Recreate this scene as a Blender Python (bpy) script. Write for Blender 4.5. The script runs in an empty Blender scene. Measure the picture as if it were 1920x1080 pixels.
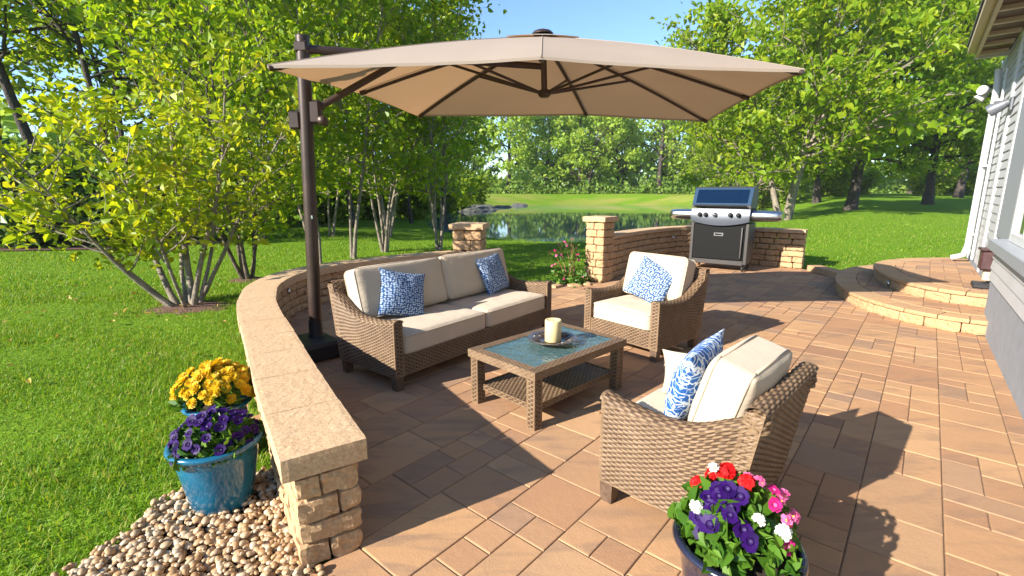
HAZE, SUN_E, EXPO = True, 26.5, 1.38
import bpy, math, random
import numpy as np
from mathutils import Vector, Matrix, noise as mnoise

R = math.radians
S = bpy.context.scene
COL = S.collection
rng = np.random.default_rng(7)
rnd = random.Random(11)

# ------------------------------------------------------------------ helpers
class MB:
    """collects verts / faces / material indices and links them as one mesh"""
    def __init__(self):
        self.v = []; self.f = []; self.m = []; self.sm = []; self.at = {}
    def add(self, verts, faces, mi=0, smooth=False):
        o = len(self.v)
        self.v.extend([tuple(p) for p in verts])
        for f in faces:
            self.f.append(tuple(i + o for i in f)); self.m.append(mi); self.sm.append(smooth)
    def box(self, c, d, mi=0, rot=None, bev=0.0):
        x, y, z = d[0] / 2, d[1] / 2, d[2] / 2
        if bev <= 0:
            vs = [(-x, -y, -z), (x, -y, -z), (x, y, -z), (-x, y, -z), (-x, -y, z), (x, -y, z), (x, y, z), (-x, y, z)]
            fs = [(0, 3, 2, 1), (4, 5, 6, 7), (0, 1, 5, 4), (1, 2, 6, 5), (2, 3, 7, 6), (3, 0, 4, 7)]
        else:
            b = min(bev, x * .9, y * .9, z * .9); vs = []; idx = {}
            for sx in (-1, 1):
                for sy in (-1, 1):
                    for sz in (-1, 1):
                        for a in range(3):
                            p = [sx * (x - b), sy * (y - b), sz * (z - b)]
                            p[a] = (sx * x, sy * y, sz * z)[a]
                            idx[(sx, sy, sz, a)] = len(vs); vs.append(tuple(p))
            fs = []
            for s in (-1, 1):
                q = [(s, -1, -1), (s, 1, -1), (s, 1, 1), (s, -1, 1)]
                for a in range(3):
                    if a == 0: k = [(s, u, v) for _, u, v in q]
                    elif a == 1: k = [(v, s, u) for _, u, v in q]
                    else: k = [(u, v, s) for _, u, v in q]
                    f = [idx[t + (a,)] for t in k]
                    fs.append(tuple(f if s > 0 else f[::-1]))
            for a in range(3):
                b1, c1 = (a + 1) % 3, (a + 2) % 3
                for s1 in (-1, 1):
                    for s2 in (-1, 1):
                        def key(sa, ax):
                            t = [0, 0, 0]; t[a] = sa; t[b1] = s1; t[c1] = s2
                            return idx[tuple(t) + (ax,)]
                        f = [key(-1, b1), key(1, b1), key(1, c1), key(-1, c1)]
                        fs.append(tuple(f if s1 * s2 > 0 else f[::-1]))
            for sx in (-1, 1):
                for sy in (-1, 1):
                    for sz in (-1, 1):
                        f = [idx[(sx, sy, sz, a)] for a in range(3)]
                        fs.append(tuple(f if sx * sy * sz > 0 else f[::-1]))
        if rot is not None: vs = [rot @ Vector(p) for p in vs]
        self.add([(p[0] + c[0], p[1] + c[1], p[2] + c[2]) for p in vs], fs, mi)
    def tube(self, pts, rad, n=8, mi=0, cap=True, smooth=True):
        pts = [Vector(p) for p in pts]
        if not hasattr(rad, '__len__'): rad = [rad] * len(pts)
        rings = []; ref = None
        for i, p in enumerate(pts):
            t = (pts[min(i + 1, len(pts) - 1)] - pts[max(i - 1, 0)]).normalized()
            if ref is None:
                ref = Vector((1, 0, 0)) if abs(t.x) < .8 else Vector((0, 1, 0))
            u = (ref - t * ref.dot(t)).normalized(); w = t.cross(u); ref = u
            rings.append([p + (u * math.cos(2 * math.pi * k / n) + w * math.sin(2 * math.pi * k / n)) * rad[i] for k in range(n)])
        vs = [q for r in rings for q in r]; fs = []
        for i in range(len(pts) - 1):
            for k in range(n):
                k2 = (k + 1) % n
                fs.append((i * n + k, i * n + k2, (i + 1) * n + k2, (i + 1) * n + k))
        self.add(vs, fs, mi, smooth)
        if cap:
            self.add(rings[0], [tuple(range(n))[::-1]], mi); self.add(rings[-1], [tuple(range(n))], mi)
    def lathe(self, prof, c=(0, 0, 0), n=32, mi=0, smooth=True):
        vs = []; fs = []
        for r, z in prof:
            for k in range(n):
                a = 2 * math.pi * k / n
                vs.append((c[0] + r * math.cos(a), c[1] + r * math.sin(a), c[2] + z))
        for i in range(len(prof) - 1):
            for k in range(n):
                k2 = (k + 1) % n
                fs.append((i * n + k, i * n + k2, (i + 1) * n + k2, (i + 1) * n + k))
        self.add(vs, fs, mi, smooth)
    def grid(self, P, mi=0, smooth=True, flip=False, closed_u=False):
        """P: array [nu][nv][3]"""
        P = np.asarray(P); nu, nv = P.shape[:2]
        vs = P.reshape(-1, 3).tolist(); fs = []
        for i in range(nu if closed_u else nu - 1):
            i2 = (i + 1) % nu
            for j in range(nv - 1):
                f = (i * nv + j, i2 * nv + j, i2 * nv + j + 1, i * nv + j + 1)
                fs.append(f[::-1] if flip else f)
        self.add(vs, fs, mi, smooth)
    def prism(self, poly, z0, z1, mi=0):
        n = len(poly)
        vs = [(p[0], p[1], z0) for p in poly] + [(p[0], p[1], z1) for p in poly]
        fs = [tuple(range(n))[::-1], tuple(range(n, 2 * n))] + [(i, (i + 1) % n, n + (i + 1) % n, n + i) for i in range(n)]
        self.add(vs, fs, mi)
    def build(self, name, mats, parent=None, loc=None, rotz=None):
        me = bpy.data.meshes.new(name)
        me.from_pydata(self.v, [], self.f)
        if not isinstance(mats, (list, tuple)): mats = [mats]
        for m in mats: me.materials.append(m)
        me.polygons.foreach_set('material_index', self.m)
        me.polygons.foreach_set('use_smooth', self.sm)
        if self.at:
            val = np.full(len(self.v), .8, np.float32)
            for o_, h_ in self.at.items(): val[o_:o_ + len(h_)] = h_
            me.attributes.new('weave_height', 'FLOAT', 'POINT').data.foreach_set('value', val)
        me.update()
        return link(name, me, parent, loc, rotz)

def link(name, me, parent=None, loc=None, rotz=None):
    o = bpy.data.objects.new(name, me); COL.objects.link(o)
    if parent is not None: o.parent = parent
    if loc is not None: o.location = loc
    if rotz is not None: o.rotation_euler.z = rotz
    return o

def np_mesh(name, V, F, mats, mi=None, smooth=False):
    """V (n,3); F (m,k) array of equal sized faces"""
    me = bpy.data.meshes.new(name)
    V = np.asarray(V, np.float32); F = np.asarray(F, np.int32)
    me.vertices.add(len(V)); me.vertices.foreach_set('co', V.ravel())
    k = F.shape[1]
    me.loops.add(F.size); me.loops.foreach_set('vertex_index', F.ravel())
    me.polygons.add(len(F)); me.polygons.foreach_set('loop_start', np.arange(0, F.size, k, dtype=np.int32))
    if mi is not None: me.polygons.foreach_set('material_index', np.asarray(mi, np.int32))
    me.polygons.foreach_set('use_smooth', np.full(len(F), smooth))
    for m in (mats if isinstance(mats, (list, tuple)) else [mats]): me.materials.append(m)
    me.update(calc_edges=True); me.validate()
    return me

def empty(name, loc=(0, 0, 0), rz=0.0):
    o = bpy.data.objects.new(name, None); COL.objects.link(o)
    o.location = loc; o.rotation_euler.z = rz; o.empty_display_size = .1
    return o

def tag(o, label=None, cat=None, group=None, kind=None):
    if label: o['label'] = label
    if cat: o['category'] = cat
    if group: o['group'] = group
    if kind: o['kind'] = kind
    return o

def copy_tree(o, parent=None):
    c = o.copy(); COL.objects.link(c)
    if parent is not None: c.parent = parent
    for ch in list(o.children): copy_tree(ch, c)
    return c

# ------------------------------------------------------------------ materials
def nodes(name):
    m = bpy.data.materials.new(name); m.use_nodes = True
    nt = m.node_tree; p = nt.nodes['Principled BSDF']
    return m, nt, p
def N(nt, t, **kw):
    n = nt.nodes.new(t)
    for k, v in kw.items(): setattr(n, k, v)
    return n
def ramp(nt, fac, stops, interp='LINEAR'):
    r = N(nt, 'ShaderNodeValToRGB'); r.color_ramp.interpolation = interp
    e = r.color_ramp.elements
    while len(e) < len(stops): e.new(.5)
    for k, (p, c) in enumerate(stops):
        e[k].position = p; e[k].color = (c[0], c[1], c[2], 1)
    nt.links.new(fac, r.inputs[0]); return r.outputs[0]
def math_(nt, op, a, b=None, c=None):
    n = N(nt, 'ShaderNodeMath', operation=op)
    for i, x in enumerate((a, b, c)):
        if x is None: continue
        if isinstance(x, (int, float)): n.inputs[i].default_value = x
        else: nt.links.new(x, n.inputs[i])
    return n.outputs[0]
def mixc(nt, fac, a, b, blend='MIX'):
    n = N(nt, 'ShaderNodeMix', data_type='RGBA', blend_type=blend)
    for s, x in ((n.inputs[0], fac), (n.inputs[6], a), (n.inputs[7], b)):
        if isinstance(x, (int, float)): s.default_value = x
        elif isinstance(x, tuple): s.default_value = (x[0], x[1], x[2], 1)
        else: nt.links.new(x, s)
    return n.outputs[2]
def coords(nt, which='Object', scale=None):
    t = N(nt, 'ShaderNodeTexCoord').outputs[which]
    if scale is not None:
        mp = N(nt, 'ShaderNodeMapping'); mp.inputs['Scale'].default_value = scale
        nt.links.new(t, mp.inputs[0]); t = mp.outputs[0]
    return t
def noise_(nt, vec, scale, detail=4, rough=.55, dist=0.0):
    n = N(nt, 'ShaderNodeTexNoise'); nt.links.new(vec, n.inputs['Vector'])
    n.inputs['Scale'].default_value = scale; n.inputs['Detail'].default_value = detail
    n.inputs['Roughness'].default_value = rough; n.inputs['Distortion'].default_value = dist
    return n
def island(nt):
    return N(nt, 'ShaderNodeNewGeometry').outputs['Random Per Island']
def bump(nt, p, h, strength=.3, dist=.01):
    b = N(nt, 'ShaderNodeBump'); b.inputs['Strength'].default_value = strength; b.inputs['Distance'].default_value = dist
    nt.links.new(h, b.inputs['Height']); nt.links.new(b.outputs[0], p.inputs['Normal']); return b
def simple(name, col, rough=.5, metal=0.0, coat=0.0, spec=.5, var=.12, scale=20, bmp=0.0, bscale=200, bdist=.002):
    """colour broken up by noise; optional fine bump"""
    m, nt, p = nodes(name)
    v = coords(nt); n = noise_(nt, v, scale)
    d = tuple(c * (1 - var) for c in col); l = tuple(min(1, c * (1 + var)) for c in col)
    nt.links.new(ramp(nt, n.outputs[0], [(.3, d), (.7, l)]), p.inputs['Base Color'])
    nt.links.new(math_(nt, 'MULTIPLY_ADD', n.outputs[0], .16, rough - .08), p.inputs['Roughness'])
    p.inputs['Metallic'].default_value = metal; p.inputs['Coat Weight'].default_value = coat
    p.inputs['Specular IOR Level'].default_value = spec
    if bmp: bump(nt, p, noise_(nt, v, bscale, 3).outputs[0], bmp, bdist)
    return m

def leaf_mat(name, cols, trans=.45, rough=.42, spec=.35):
    m, nt, p = nodes(name)
    k = len(cols)
    c = ramp(nt, island(nt), [(i / (k - 1), x) for i, x in enumerate(cols)])
    n = noise_(nt, coords(nt), .5, 2)
    c = mixc(nt, math_(nt, 'MULTIPLY', n.outputs[0], .35), c, (cols[0][0] * .8, cols[0][1] * .9, cols[0][2] * .8))
    nt.links.new(c, p.inputs['Base Color']); p.inputs['Roughness'].default_value = rough
    p.inputs['Specular IOR Level'].default_value = spec
    t = N(nt, 'ShaderNodeBsdfTranslucent')
    tc = mixc(nt, 1.0, c, (1.25, 1.12, .55), 'MULTIPLY'); nt.links.new(tc, t.inputs[0])
    mx = N(nt, 'ShaderNodeMixShader'); mx.inputs[0].default_value = trans
    nt.links.new(p.outputs[0], mx.inputs[1]); nt.links.new(t.outputs[0], mx.inputs[2])
    nt.links.new(mx.outputs[0], nt.nodes['Material Output'].inputs[0])
    return m

def stone_mat(name, lo, mid, hi, dark, speck=True, bstr=.6, ivar=.35):
    m, nt, p = nodes(name)
    v = coords(nt)
    n1 = noise_(nt, v, 7, 6, .65); n2 = noise_(nt, v, 60, 4, .7)
    c = ramp(nt, n1.outputs[0], [(.25, lo), (.5, mid), (.72, hi)])
    c = mixc(nt, math_(nt, 'MULTIPLY', island(nt), ivar), c, dark)
    if speck:
        vo = N(nt, 'ShaderNodeTexVoronoi'); vo.inputs['Scale'].default_value = 95; nt.links.new(v, vo.inputs['Vector'])
        sp = ramp(nt, vo.outputs['Color'], [(.12, (1, 1, 1)), (.2, (0, 0, 0))])
        c = mixc(nt, math_(nt, 'MULTIPLY', sp, .45), c, tuple(x * .42 for x in mid))
        sp2 = ramp(nt, vo.outputs['Color'], [(.8, (0, 0, 0)), (.9, (1, 1, 1))])
        c = mixc(nt, math_(nt, 'MULTIPLY', sp2, .4), c, tuple(min(.75, x * 1.7) for x in hi))
    c = mixc(nt, .45, c, mixc(nt, ramp(nt, n2.outputs[0], [(.3, (0, 0, 0)), (.7, (1, 1, 1))]), tuple(x * .5 for x in mid), tuple(min(.8, x * 1.45) for x in hi)))
    nt.links.new(c, p.inputs['Base Color']); p.inputs['Roughness'].default_value = .88
    p.inputs['Specular IOR Level'].default_value = .25
    h = math_(nt, 'ADD', math_(nt, 'MULTIPLY', n1.outputs[0], 1.0), math_(nt, 'MULTIPLY', n2.outputs[0], .5))
    bump(nt, p, h, bstr, .012)
    return m

def paver_mat(name):
    m, nt, p = nodes(name)
    isl = island(nt); v = coords(nt)
    ph = N(nt, 'ShaderNodeVectorMath', operation='ADD')
    cx = N(nt, 'ShaderNodeCombineXYZ'); nt.links.new(math_(nt, 'MULTIPLY', isl, 37.0), cx.inputs[2]); nt.links.new(math_(nt, 'MULTIPLY', isl, 91.0), cx.inputs[0])
    nt.links.new(v, ph.inputs[0]); nt.links.new(cx.outputs[0], ph.inputs[1])
    mp = N(nt, 'ShaderNodeMapping'); mp.inputs['Rotation'].default_value = (0, 0, R(-49.4)); mp.inputs['Scale'].default_value = (1.6, 6.5, 1)
    nt.links.new(ph.outputs[0], mp.inputs[0])
    n1 = noise_(nt, mp.outputs[0], 1.5, 3, .55, .5)
    base = ramp(nt, isl, [(0, (.40, .215, .108)), (.16, (.50, .282, .138)), (.32, (.30, .150, .085)), (.48, (.52, .305, .155)), (.62, (.25, .155, .112)), (.74, (.47, .262, .125)), (.88, (.36, .18, .095)), (1, (.45, .255, .13))])
    fl = ramp(nt, n1.outputs[0], [(.5, (0, 0, 0)), (.68, (1, 1, 1))])
    amt = math_(nt, 'MULTIPLY', fl, math_(nt, 'MULTIPLY_ADD', isl, .45, .28))
    c = mixc(nt, amt, base, (.15, .105, .086))
    n2 = noise_(nt, v, 150, 3, .7)
    c = mixc(nt, .3, c, mixc(nt, n2.outputs[0], (.20, .115, .062), (.55, .35, .19)))
    n3 = noise_(nt, v, 1.1, 4, .6)
    c = mixc(nt, math_(nt, 'MULTIPLY', ramp(nt, n3.outputs[0], [(.45, (0, 0, 0)), (.8, (1, 1, 1))]), .35), c, (.22, .14, .092))
    nt.links.new(c, p.inputs['Base Color']); p.inputs['Roughness'].default_value = .82
    p.inputs['Specular IOR Level'].default_value = .3
    bump(nt, p, math_(nt, 'ADD', n2.outputs[0], math_(nt, 'MULTIPLY', noise_(nt, v, 22, 4).outputs[0], 1.2)), .35, .006)
    return m

def wicker_mat(name):
    m, nt, p = nodes(name)
    v = coords(nt)
    n1 = noise_(nt, v, 9, 4); n2 = noise_(nt, v, 130, 3, .6)
    c = ramp(nt, n1.outputs[0], [(.3, (.145, .088, .047)), (.5, (.20, .127, .070)), (.7, (.255, .168, .098))])
    c = mixc(nt, .4, c, mixc(nt, n2.outputs[0], (.08, .046, .024), (.32, .225, .14)))
    # gap shade put into the colour: low parts of the weave go darker
    at = N(nt, 'ShaderNodeAttribute', attribute_name='weave_height')
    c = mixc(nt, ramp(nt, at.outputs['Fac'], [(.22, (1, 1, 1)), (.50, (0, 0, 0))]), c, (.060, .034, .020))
    nt.links.new(c, p.inputs['Base Color']); p.inputs['Roughness'].default_value = .5
    p.inputs['Specular IOR Level'].default_value = .22
    bump(nt, p, n2.outputs[0], .3, .003)
    return m

def fabric_mat(name, col, scale=900):
    m, nt, p = nodes(name)
    v = coords(nt)
    n = noise_(nt, v, 6, 3); n2 = noise_(nt, v, scale * .4, 2)
    c = ramp(nt, n.outputs[0], [(.3, tuple(x * .93 for x in col)), (.7, tuple(min(1, x * 1.04) for x in col))])
    c = mixc(nt, .18, c, mixc(nt, n2.outputs[0], tuple(x * .6 for x in col), (.9, .86, .8)))
    nt.links.new(c, p.inputs['Base Color']); p.inputs['Roughness'].default_value = .9
    p.inputs['Specular IOR Level'].default_value = .15; p.inputs['Sheen Weight'].default_value = .12
    h = math_(nt, 'ADD', math_(nt, 'MULTIPLY', n2.outputs[0], .2), noise_(nt, coords(nt, 'Object', (1, 1, 2)), 11, 3, .5, .6).outputs[0])
    bump(nt, p, h, .35, .018)
    return m

def dotted_mat(name):
    m, nt, p = nodes(name)
    v = coords(nt)
    sp = N(nt, 'ShaderNodeSeparateXYZ'); nt.links.new(v, sp.inputs[0])
    cb = N(nt, 'ShaderNodeCombineXYZ'); nt.links.new(sp.outputs[0], cb.inputs[0]); nt.links.new(math_(nt, 'MULTIPLY', sp.outputs[2], 1.25), cb.inputs[1])
    ns = noise_(nt, v, 20, 2)
    ad = N(nt, 'ShaderNodeMix', data_type='VECTOR'); ad.inputs[0].default_value = .008
    nt.links.new(cb.outputs[0], ad.inputs[4]); nt.links.new(ns.outputs['Color'], ad.inputs[5])
    vo = N(nt, 'ShaderNodeTexVoronoi', voronoi_dimensions='2D'); vo.inputs['Scale'].default_value = 46; vo.inputs['Randomness'].default_value = .55
    nt.links.new(ad.outputs[1], vo.inputs['Vector'])
    f = ramp(nt, vo.outputs['Distance'], [(.31, (.36, .43, .52)), (.41, (.022, .068, .18))])
    nt.links.new(f, p.inputs['Base Color']); p.inputs['Roughness'].default_value = .85
    p.inputs['Specular IOR Level'].default_value = .2
    bump(nt, p, noise_(nt, v, 9, 2).outputs[0], .3, .015)
    return m
def maze_mat(name):
    m, nt, p = nodes(name)
    v = coords(nt, 'Object', (1, .02, 1))
    ns = noise_(nt, v, 7, 3)
    ad = N(nt, 'ShaderNodeMix', data_type='VECTOR'); ad.inputs[0].default_value = .11
    nt.links.new(v, ad.inputs[4]); nt.links.new(ns.outputs['Color'], ad.inputs[5])
    vo = N(nt, 'ShaderNodeTexVoronoi', feature='DISTANCE_TO_EDGE'); vo.inputs['Scale'].default_value = 30
    nt.links.new(ad.outputs[1], vo.inputs['Vector'])
    n2 = noise_(nt, v, 24, 2, .5, 1.2)
    line = ramp(nt, vo.outputs['Distance'], [(.045, (1, 1, 1)), (.08, (0, 0, 0))])
    blob = ramp(nt, n2.outputs[0], [(.475, (0, 0, 0)), (.49, (1, 1, 1)), (.51, (1, 1, 1)), (.525, (0, 0, 0))])
    w = math_(nt, 'MAXIMUM', line, blob)
    n3 = noise_(nt, v, 8, 2)
    blue = mixc(nt, n3.outputs[0], (.01, .05, .20), (.03, .14, .42))
    nt.links.new(mixc(nt, w, blue, (.55, .61, .68)), p.inputs['Base Color']); p.inputs['Roughness'].default_value = .85
    p.inputs['Specular IOR Level'].default_value = .2
    bump(nt, p, n3.outputs[0], .25, .015)
    return m

M = {}
M['paver'] = paver_mat('paver_stone')
M['sand'] = simple('joint_sand', (.17, .115, .07), .95, var=.35, scale=30, bmp=.3, bscale=300)
M['block'] = stone_mat('split_stone', (.32, .185, .088), (.43, .27, .135), (.51, .34, .195), (.29, .155, .075), bstr=.9)
M['cap'] = stone_mat('cap_stone', (.44, .275, .145), (.50, .325, .18), (.55, .385, .235), (.44, .265, .13), bstr=.35, ivar=.22)
_nt = M['cap'].node_tree
for _n in _nt.nodes:
    if _n.type == 'TEX_VORONOI': _n.inputs['Scale'].default_value = 190
    if _n.type == 'BUMP': _n.inputs['Strength'].default_value = .8; _n.inputs['Distance'].default_value = .008
M['tread'] = stone_mat('tread_stone', (.37, .215, .10), (.45, .27, .13), (.50, .315, .165), (.22, .15, .115), speck=False, bstr=.3, ivar=.6)
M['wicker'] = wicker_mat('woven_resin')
M['wicker_leg'] = simple('dark_resin', (.10, .062, .04), .5, var=.3, scale=40, bmp=.3, bscale=150)
M['cushion'] = fabric_mat('beige_canvas', (.475, .375, .26))
M['piping'] = fabric_mat('beige_piping', (.42, .325, .22))
M['dots'] = dotted_mat('blue_dot_fabric')
M['maze'] = maze_mat('blue_maze_fabric')
M['bronze'] = simple('bronze_metal', (.045, .026, .019), .42, .3, var=.15, scale=8)
M['black'] = simple('black_plastic', (.018, .018, .02), .5, var=.25, scale=10, bmp=.15, bscale=400)
M['steel'] = simple('brushed_steel', (.56, .56, .57), .25, 1.0, var=.06, scale=60)
M['grillgrey'] = simple('grey_enamel', (.055, .050, .047), .45, .2, var=.04)
M['grillblack'] = simple('black_enamel', (.008, .008, .008), .55, var=.05, spec=.12)
M['navy'] = simple('navy_enamel', (.022, .050, .095), .35, .3, spec=.3, var=.05)
M['navyglass'] = simple('navy_glass', (.003, .012, .034), .12, spec=.25, var=.05)
M['teal'] = simple('teal_glaze', (.008, .105, .19), .2, coat=.6, var=.28, scale=7)
M['navypot'] = simple('navy_glaze', (.013, .014, .032), .2, coat=.6, var=.3, scale=9)
M['soil'] = simple('potting_soil', (.03, .02, .013), .95, var=.5, scale=60, bmp=.6, bscale=120)
M['mulch'] = simple('bark_mulch', (.12, .06, .038), .95, var=.55, scale=25, bmp=1.0, bscale=40, bdist=.03)
M['wax'] = simple('candle_wax', (.66, .54, .28), .5, var=.05)
M['wax'].node_tree.nodes['Principled BSDF'].inputs['Subsurface Weight'].default_value = .4
M['wax'].node_tree.nodes['Principled BSDF'].inputs['Subsurface Radius'].default_value = (.03, .02, .008)
M['wick'] = simple('wick', (.03, .025, .02), .9)
M['plate'] = simple('dark_ceramic', (.035, .016, .010), .2, var=.4, scale=14, coat=.15)
M['platerim'] = simple('grey_glaze', (.06, .045, .038), .25, var=.5, scale=25, coat=.1)
M['white'] = simple('white_vinyl', (.62, .615, .60), .5, var=.03, scale=3)
M['siding'] = simple('pale_siding', (.50, .50, .50), .55, var=.05, scale=4)
M['foundation'] = simple('grey_foundation', (.27, .29, .315), .85, var=.08, scale=9, bmp=.3, bscale=80)
M['greytrim'] = simple('grey_trim', (.31, .33, .36), .5, var=.04)
M['tan'] = simple('tan_fascia', (.50, .40, .27), .5, var=.08)
M['browntrim'] = simple('brown_soffit', (.12, .07, .05), .6, var=.2, scale=12)
M['boxbrown'] = simple('brown_plastic', (.055, .025, .026), .4, var=.2)
M['lampgrey'] = simple('lamp_grey', (.14, .15, .17), .4, .3)
M['bark'] = simple('bark', (.105, .078, .058), .9, var=.5, scale=9, bmp=1.0, bscale=26, bdist=.03)
M['barkdark'] = simple('dark_bark', (.055, .042, .034), .9, var=.5, scale=7, bmp=1.0, bscale=20, bdist=.04)
M['barkslim'] = simple('slim_bark', (.20, .165, .125), .85, var=.4, scale=9, bmp=.8, bscale=30, bdist=.02)
M['barkpale'] = simple('pale_bark', (.30, .27, .22), .85, var=.4, scale=6, bmp=.6, bscale=20, bdist=.03)
M['stem'] = simple('green_stem', (.10, .17, .03), .6, var=.3)
M['redstem'] = simple('red_stem', (.28, .12, .07), .6, var=.3)
M['leaf_yellow'] = leaf_mat('leaf_yellow', [(.20, .30, .013), (.31, .41, .017), (.43, .50, .02), (.53, .49, .024)], .55)
M['leaf_lime'] = leaf_mat('leaf_lime', [(.15, .27, .012), (.23, .36, .016), (.32, .44, .019), (.43, .49, .024)], .58)
M['leaf_maple'] = leaf_mat('leaf_maple', [(.16, .28, .013), (.24, .37, .016), (.33, .45, .02), (.44, .50, .026)], .6)
M['leaf_mid'] = leaf_mat('leaf_mid', [(.13, .23, .013), (.19, .30, .015), (.27, .38, .02), (.37, .44, .023)], .58)
M['leaf_dark'] = leaf_mat('leaf_dark', [(.030, .085, .012), (.05, .12, .015), (.075, .155, .016), (.10, .18, .02)], .4)
M['leaf_far'] = leaf_mat('leaf_far', [(.30, .46, .07), (.38, .53, .08), (.47, .57, .09), (.33, .49, .08)], .6)
M['leaf_farblue'] = leaf_mat('leaf_farblue', [(.20, .35, .08), (.26, .41, .09), (.32, .45, .09), (.36, .47, .09)], .6)
M['leaf_pot'] = leaf_mat('leaf_pot', [(.04, .12, .012), (.07, .17, .015), (.10, .21, .02), (.15, .26, .03)], .35)
M['grass'] = leaf_mat('grass_blade', [(.085, .21, .008), (.12, .26, .010), (.16, .31, .012), (.21, .35, .016), (.30, .39, .03), (.44, .40, .12)], .45, .5, .25)
def petal(name, a, b):
    return leaf_mat(name, [a, b, a], .3, .5, .2)
M['p_yellow'] = petal('petal_yellow', (.66, .40, .008), (.72, .48, .012))
M['p_amber'] = petal('petal_amber', (.66, .29, .008), (.68, .35, .010))
M['p_purple'] = petal('petal_purple', (.016, .002, .065), (.038, .005, .125))
M['p_dark'] = simple('petal_throat', (.02, .004, .07), .6)
M['p_red'] = petal('petal_red', (.62, .008, .012), (.72, .02, .02))
M['p_pink'] = petal('petal_pink', (.72, .10, .32), (.80, .22, .46))
M['p_magenta'] = petal('petal_magenta', (.50, .012, .14), (.62, .03, .25))
M['p_white'] = petal('petal_white', (.78, .78, .72), (.84, .84, .80))
M['p_eye'] = simple('flower_eye', (.70, .45, .05), .6)

# canvas of the umbrella: thin cloth that lets some light through
def canvas():
    m, nt, p = nodes('tan_canopy_canvas')
    v = coords(nt); n = noise_(nt, v, 400, 2); n1 = noise_(nt, v, 3, 3)
    c = mixc(nt, n1.outputs[0], (.39, .325, .265), (.44, .37, .305)); c = mixc(nt, .2, c, mixc(nt, n.outputs[0], (.27, .225, .18), (.50, .43, .37)))
    nt.links.new(c, p.inputs['Base Color']); p.inputs['Roughness'].default_value = .9; p.inputs['Specular IOR Level'].default_value = .1
    bump(nt, p, n.outputs[0], .2, .002)
    t = N(nt, 'ShaderNodeBsdfTranslucent'); t.inputs[0].default_value = (.48, .27, .125, 1)
    mx = N(nt, 'ShaderNodeMixShader'); mx.inputs[0].default_value = .31
    nt.links.new(p.outputs[0], mx.inputs[1]); nt.links.new(t.outputs[0], mx.inputs[2]); nt.links.new(mx.outputs[0], nt.nodes['Material Output'].inputs[0])
    return m
M['canvas'] = canvas()

def table_glass():
    m, nt, p = nodes('dimpled_table_glass')
    v = coords(nt); n = noise_(nt, v, 15, 3, .6, .8)
    p.inputs['Base Color'].default_value = (.20, .36, .37, 1); p.inputs['Roughness'].default_value = .06
    p.inputs['Transmission Weight'].default_value = .72; p.inputs['IOR'].default_value = 1.5
    bump(nt, p, n.outputs[0], .5, .03)
    return m
M['glass'] = table_glass()
def water():
    m, nt, p = nodes('pond_water')
    v = coords(nt, 'Object', (1, .35, 1)); n = noise_(nt, v, 1.3, 3, .55)
    p.inputs['Base Color'].default_value = (.055, .125, .15, 1); p.inputs['Roughness'].default_value = .04
    p.inputs['IOR'].default_value = 1.33; p.inputs['Specular IOR Level'].default_value = .75
    bump(nt, p, n.outputs[0], .035, .02)
    return m
M['water'] = water()
def windowglass():
    m, nt, p = nodes('window_glass')
    p.inputs['Base Color'].default_value = (.05, .065, .08, 1); p.inputs['Roughness'].default_value = .03
    n = noise_(nt, coords(nt), 1.2, 1); bump(nt, p, n.outputs[0], .02, .02)
    return m
M['pane'] = windowglass()
def pebble_mat():
    m, nt, p = nodes('river_pebbles')
    c = ramp(nt, island(nt), [(0, (.36, .20, .075)), (.17, (.47, .325, .17)), (.34, (.52, .40, .25)), (.5, (.42, .235, .085)), (.67, (.56, .46, .32)), (.84, (.40, .28, .16)), (1, (.50, .345, .18))], 'CONSTANT')
    n = noise_(nt, coords(nt), 45, 4)
    c = mixc(nt, .3, c, mixc(nt, n.outputs[0], (.12, .07, .04), (.44, .33, .23)))
    nt.links.new(c, p.inputs['Base Color']); p.inputs['Roughness'].default_value = .55
    return m
M['pebble'] = pebble_mat()
def lawn_mat():
    m, nt, p = nodes('lawn_turf')
    v = coords(nt)
    n1 = noise_(nt, v, .35, 5, .6); n2 = noise_(nt, v, 14, 5, .7); n3 = noise_(nt, v, 2.2, 4, .6)
    c = ramp(nt, n1.outputs[0], [(.3, (.085, .205, .008)), (.55, (.13, .27, .010)), (.75, (.185, .31, .014))])
    c = mixc(nt, .45, c, ramp(nt, n2.outputs[0], [(.3, (.05, .13, .007)), (.7, (.23, .37, .02))]))
    c = mixc(nt, math_(nt, 'MULTIPLY', n3.outputs[0], .3), c, (.17, .22, .02))
    sp = N(nt, 'ShaderNodeSeparateXYZ'); nt.links.new(v, sp.inputs[0])
    farm = math_(nt, 'MULTIPLY', ramp(nt, math_(nt, 'MULTIPLY', sp.outputs[1], .01), [(.52, (0, 0, 0)), (.64, (1, 1, 1))]), ramp(nt, noise_(nt, coords(nt, 'Object', (.25, .8, 1)), .5, 4, .6).outputs[0], [(.40, (0, 0, 0)), (.62, (1, 1, 1))]))
    c = mixc(nt, math_(nt, 'MULTIPLY', farm, .75), c, (.30, .27, .07))
    nt.links.new(c, p.inputs['Base Color']); p.inputs['Roughness'].default_value = .9; p.inputs['Specular IOR Level'].default_value = .1
    bump(nt, p, n2.outputs[0], 1.0, .08)
    return m
M['lawn'] = lawn_mat()

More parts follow.
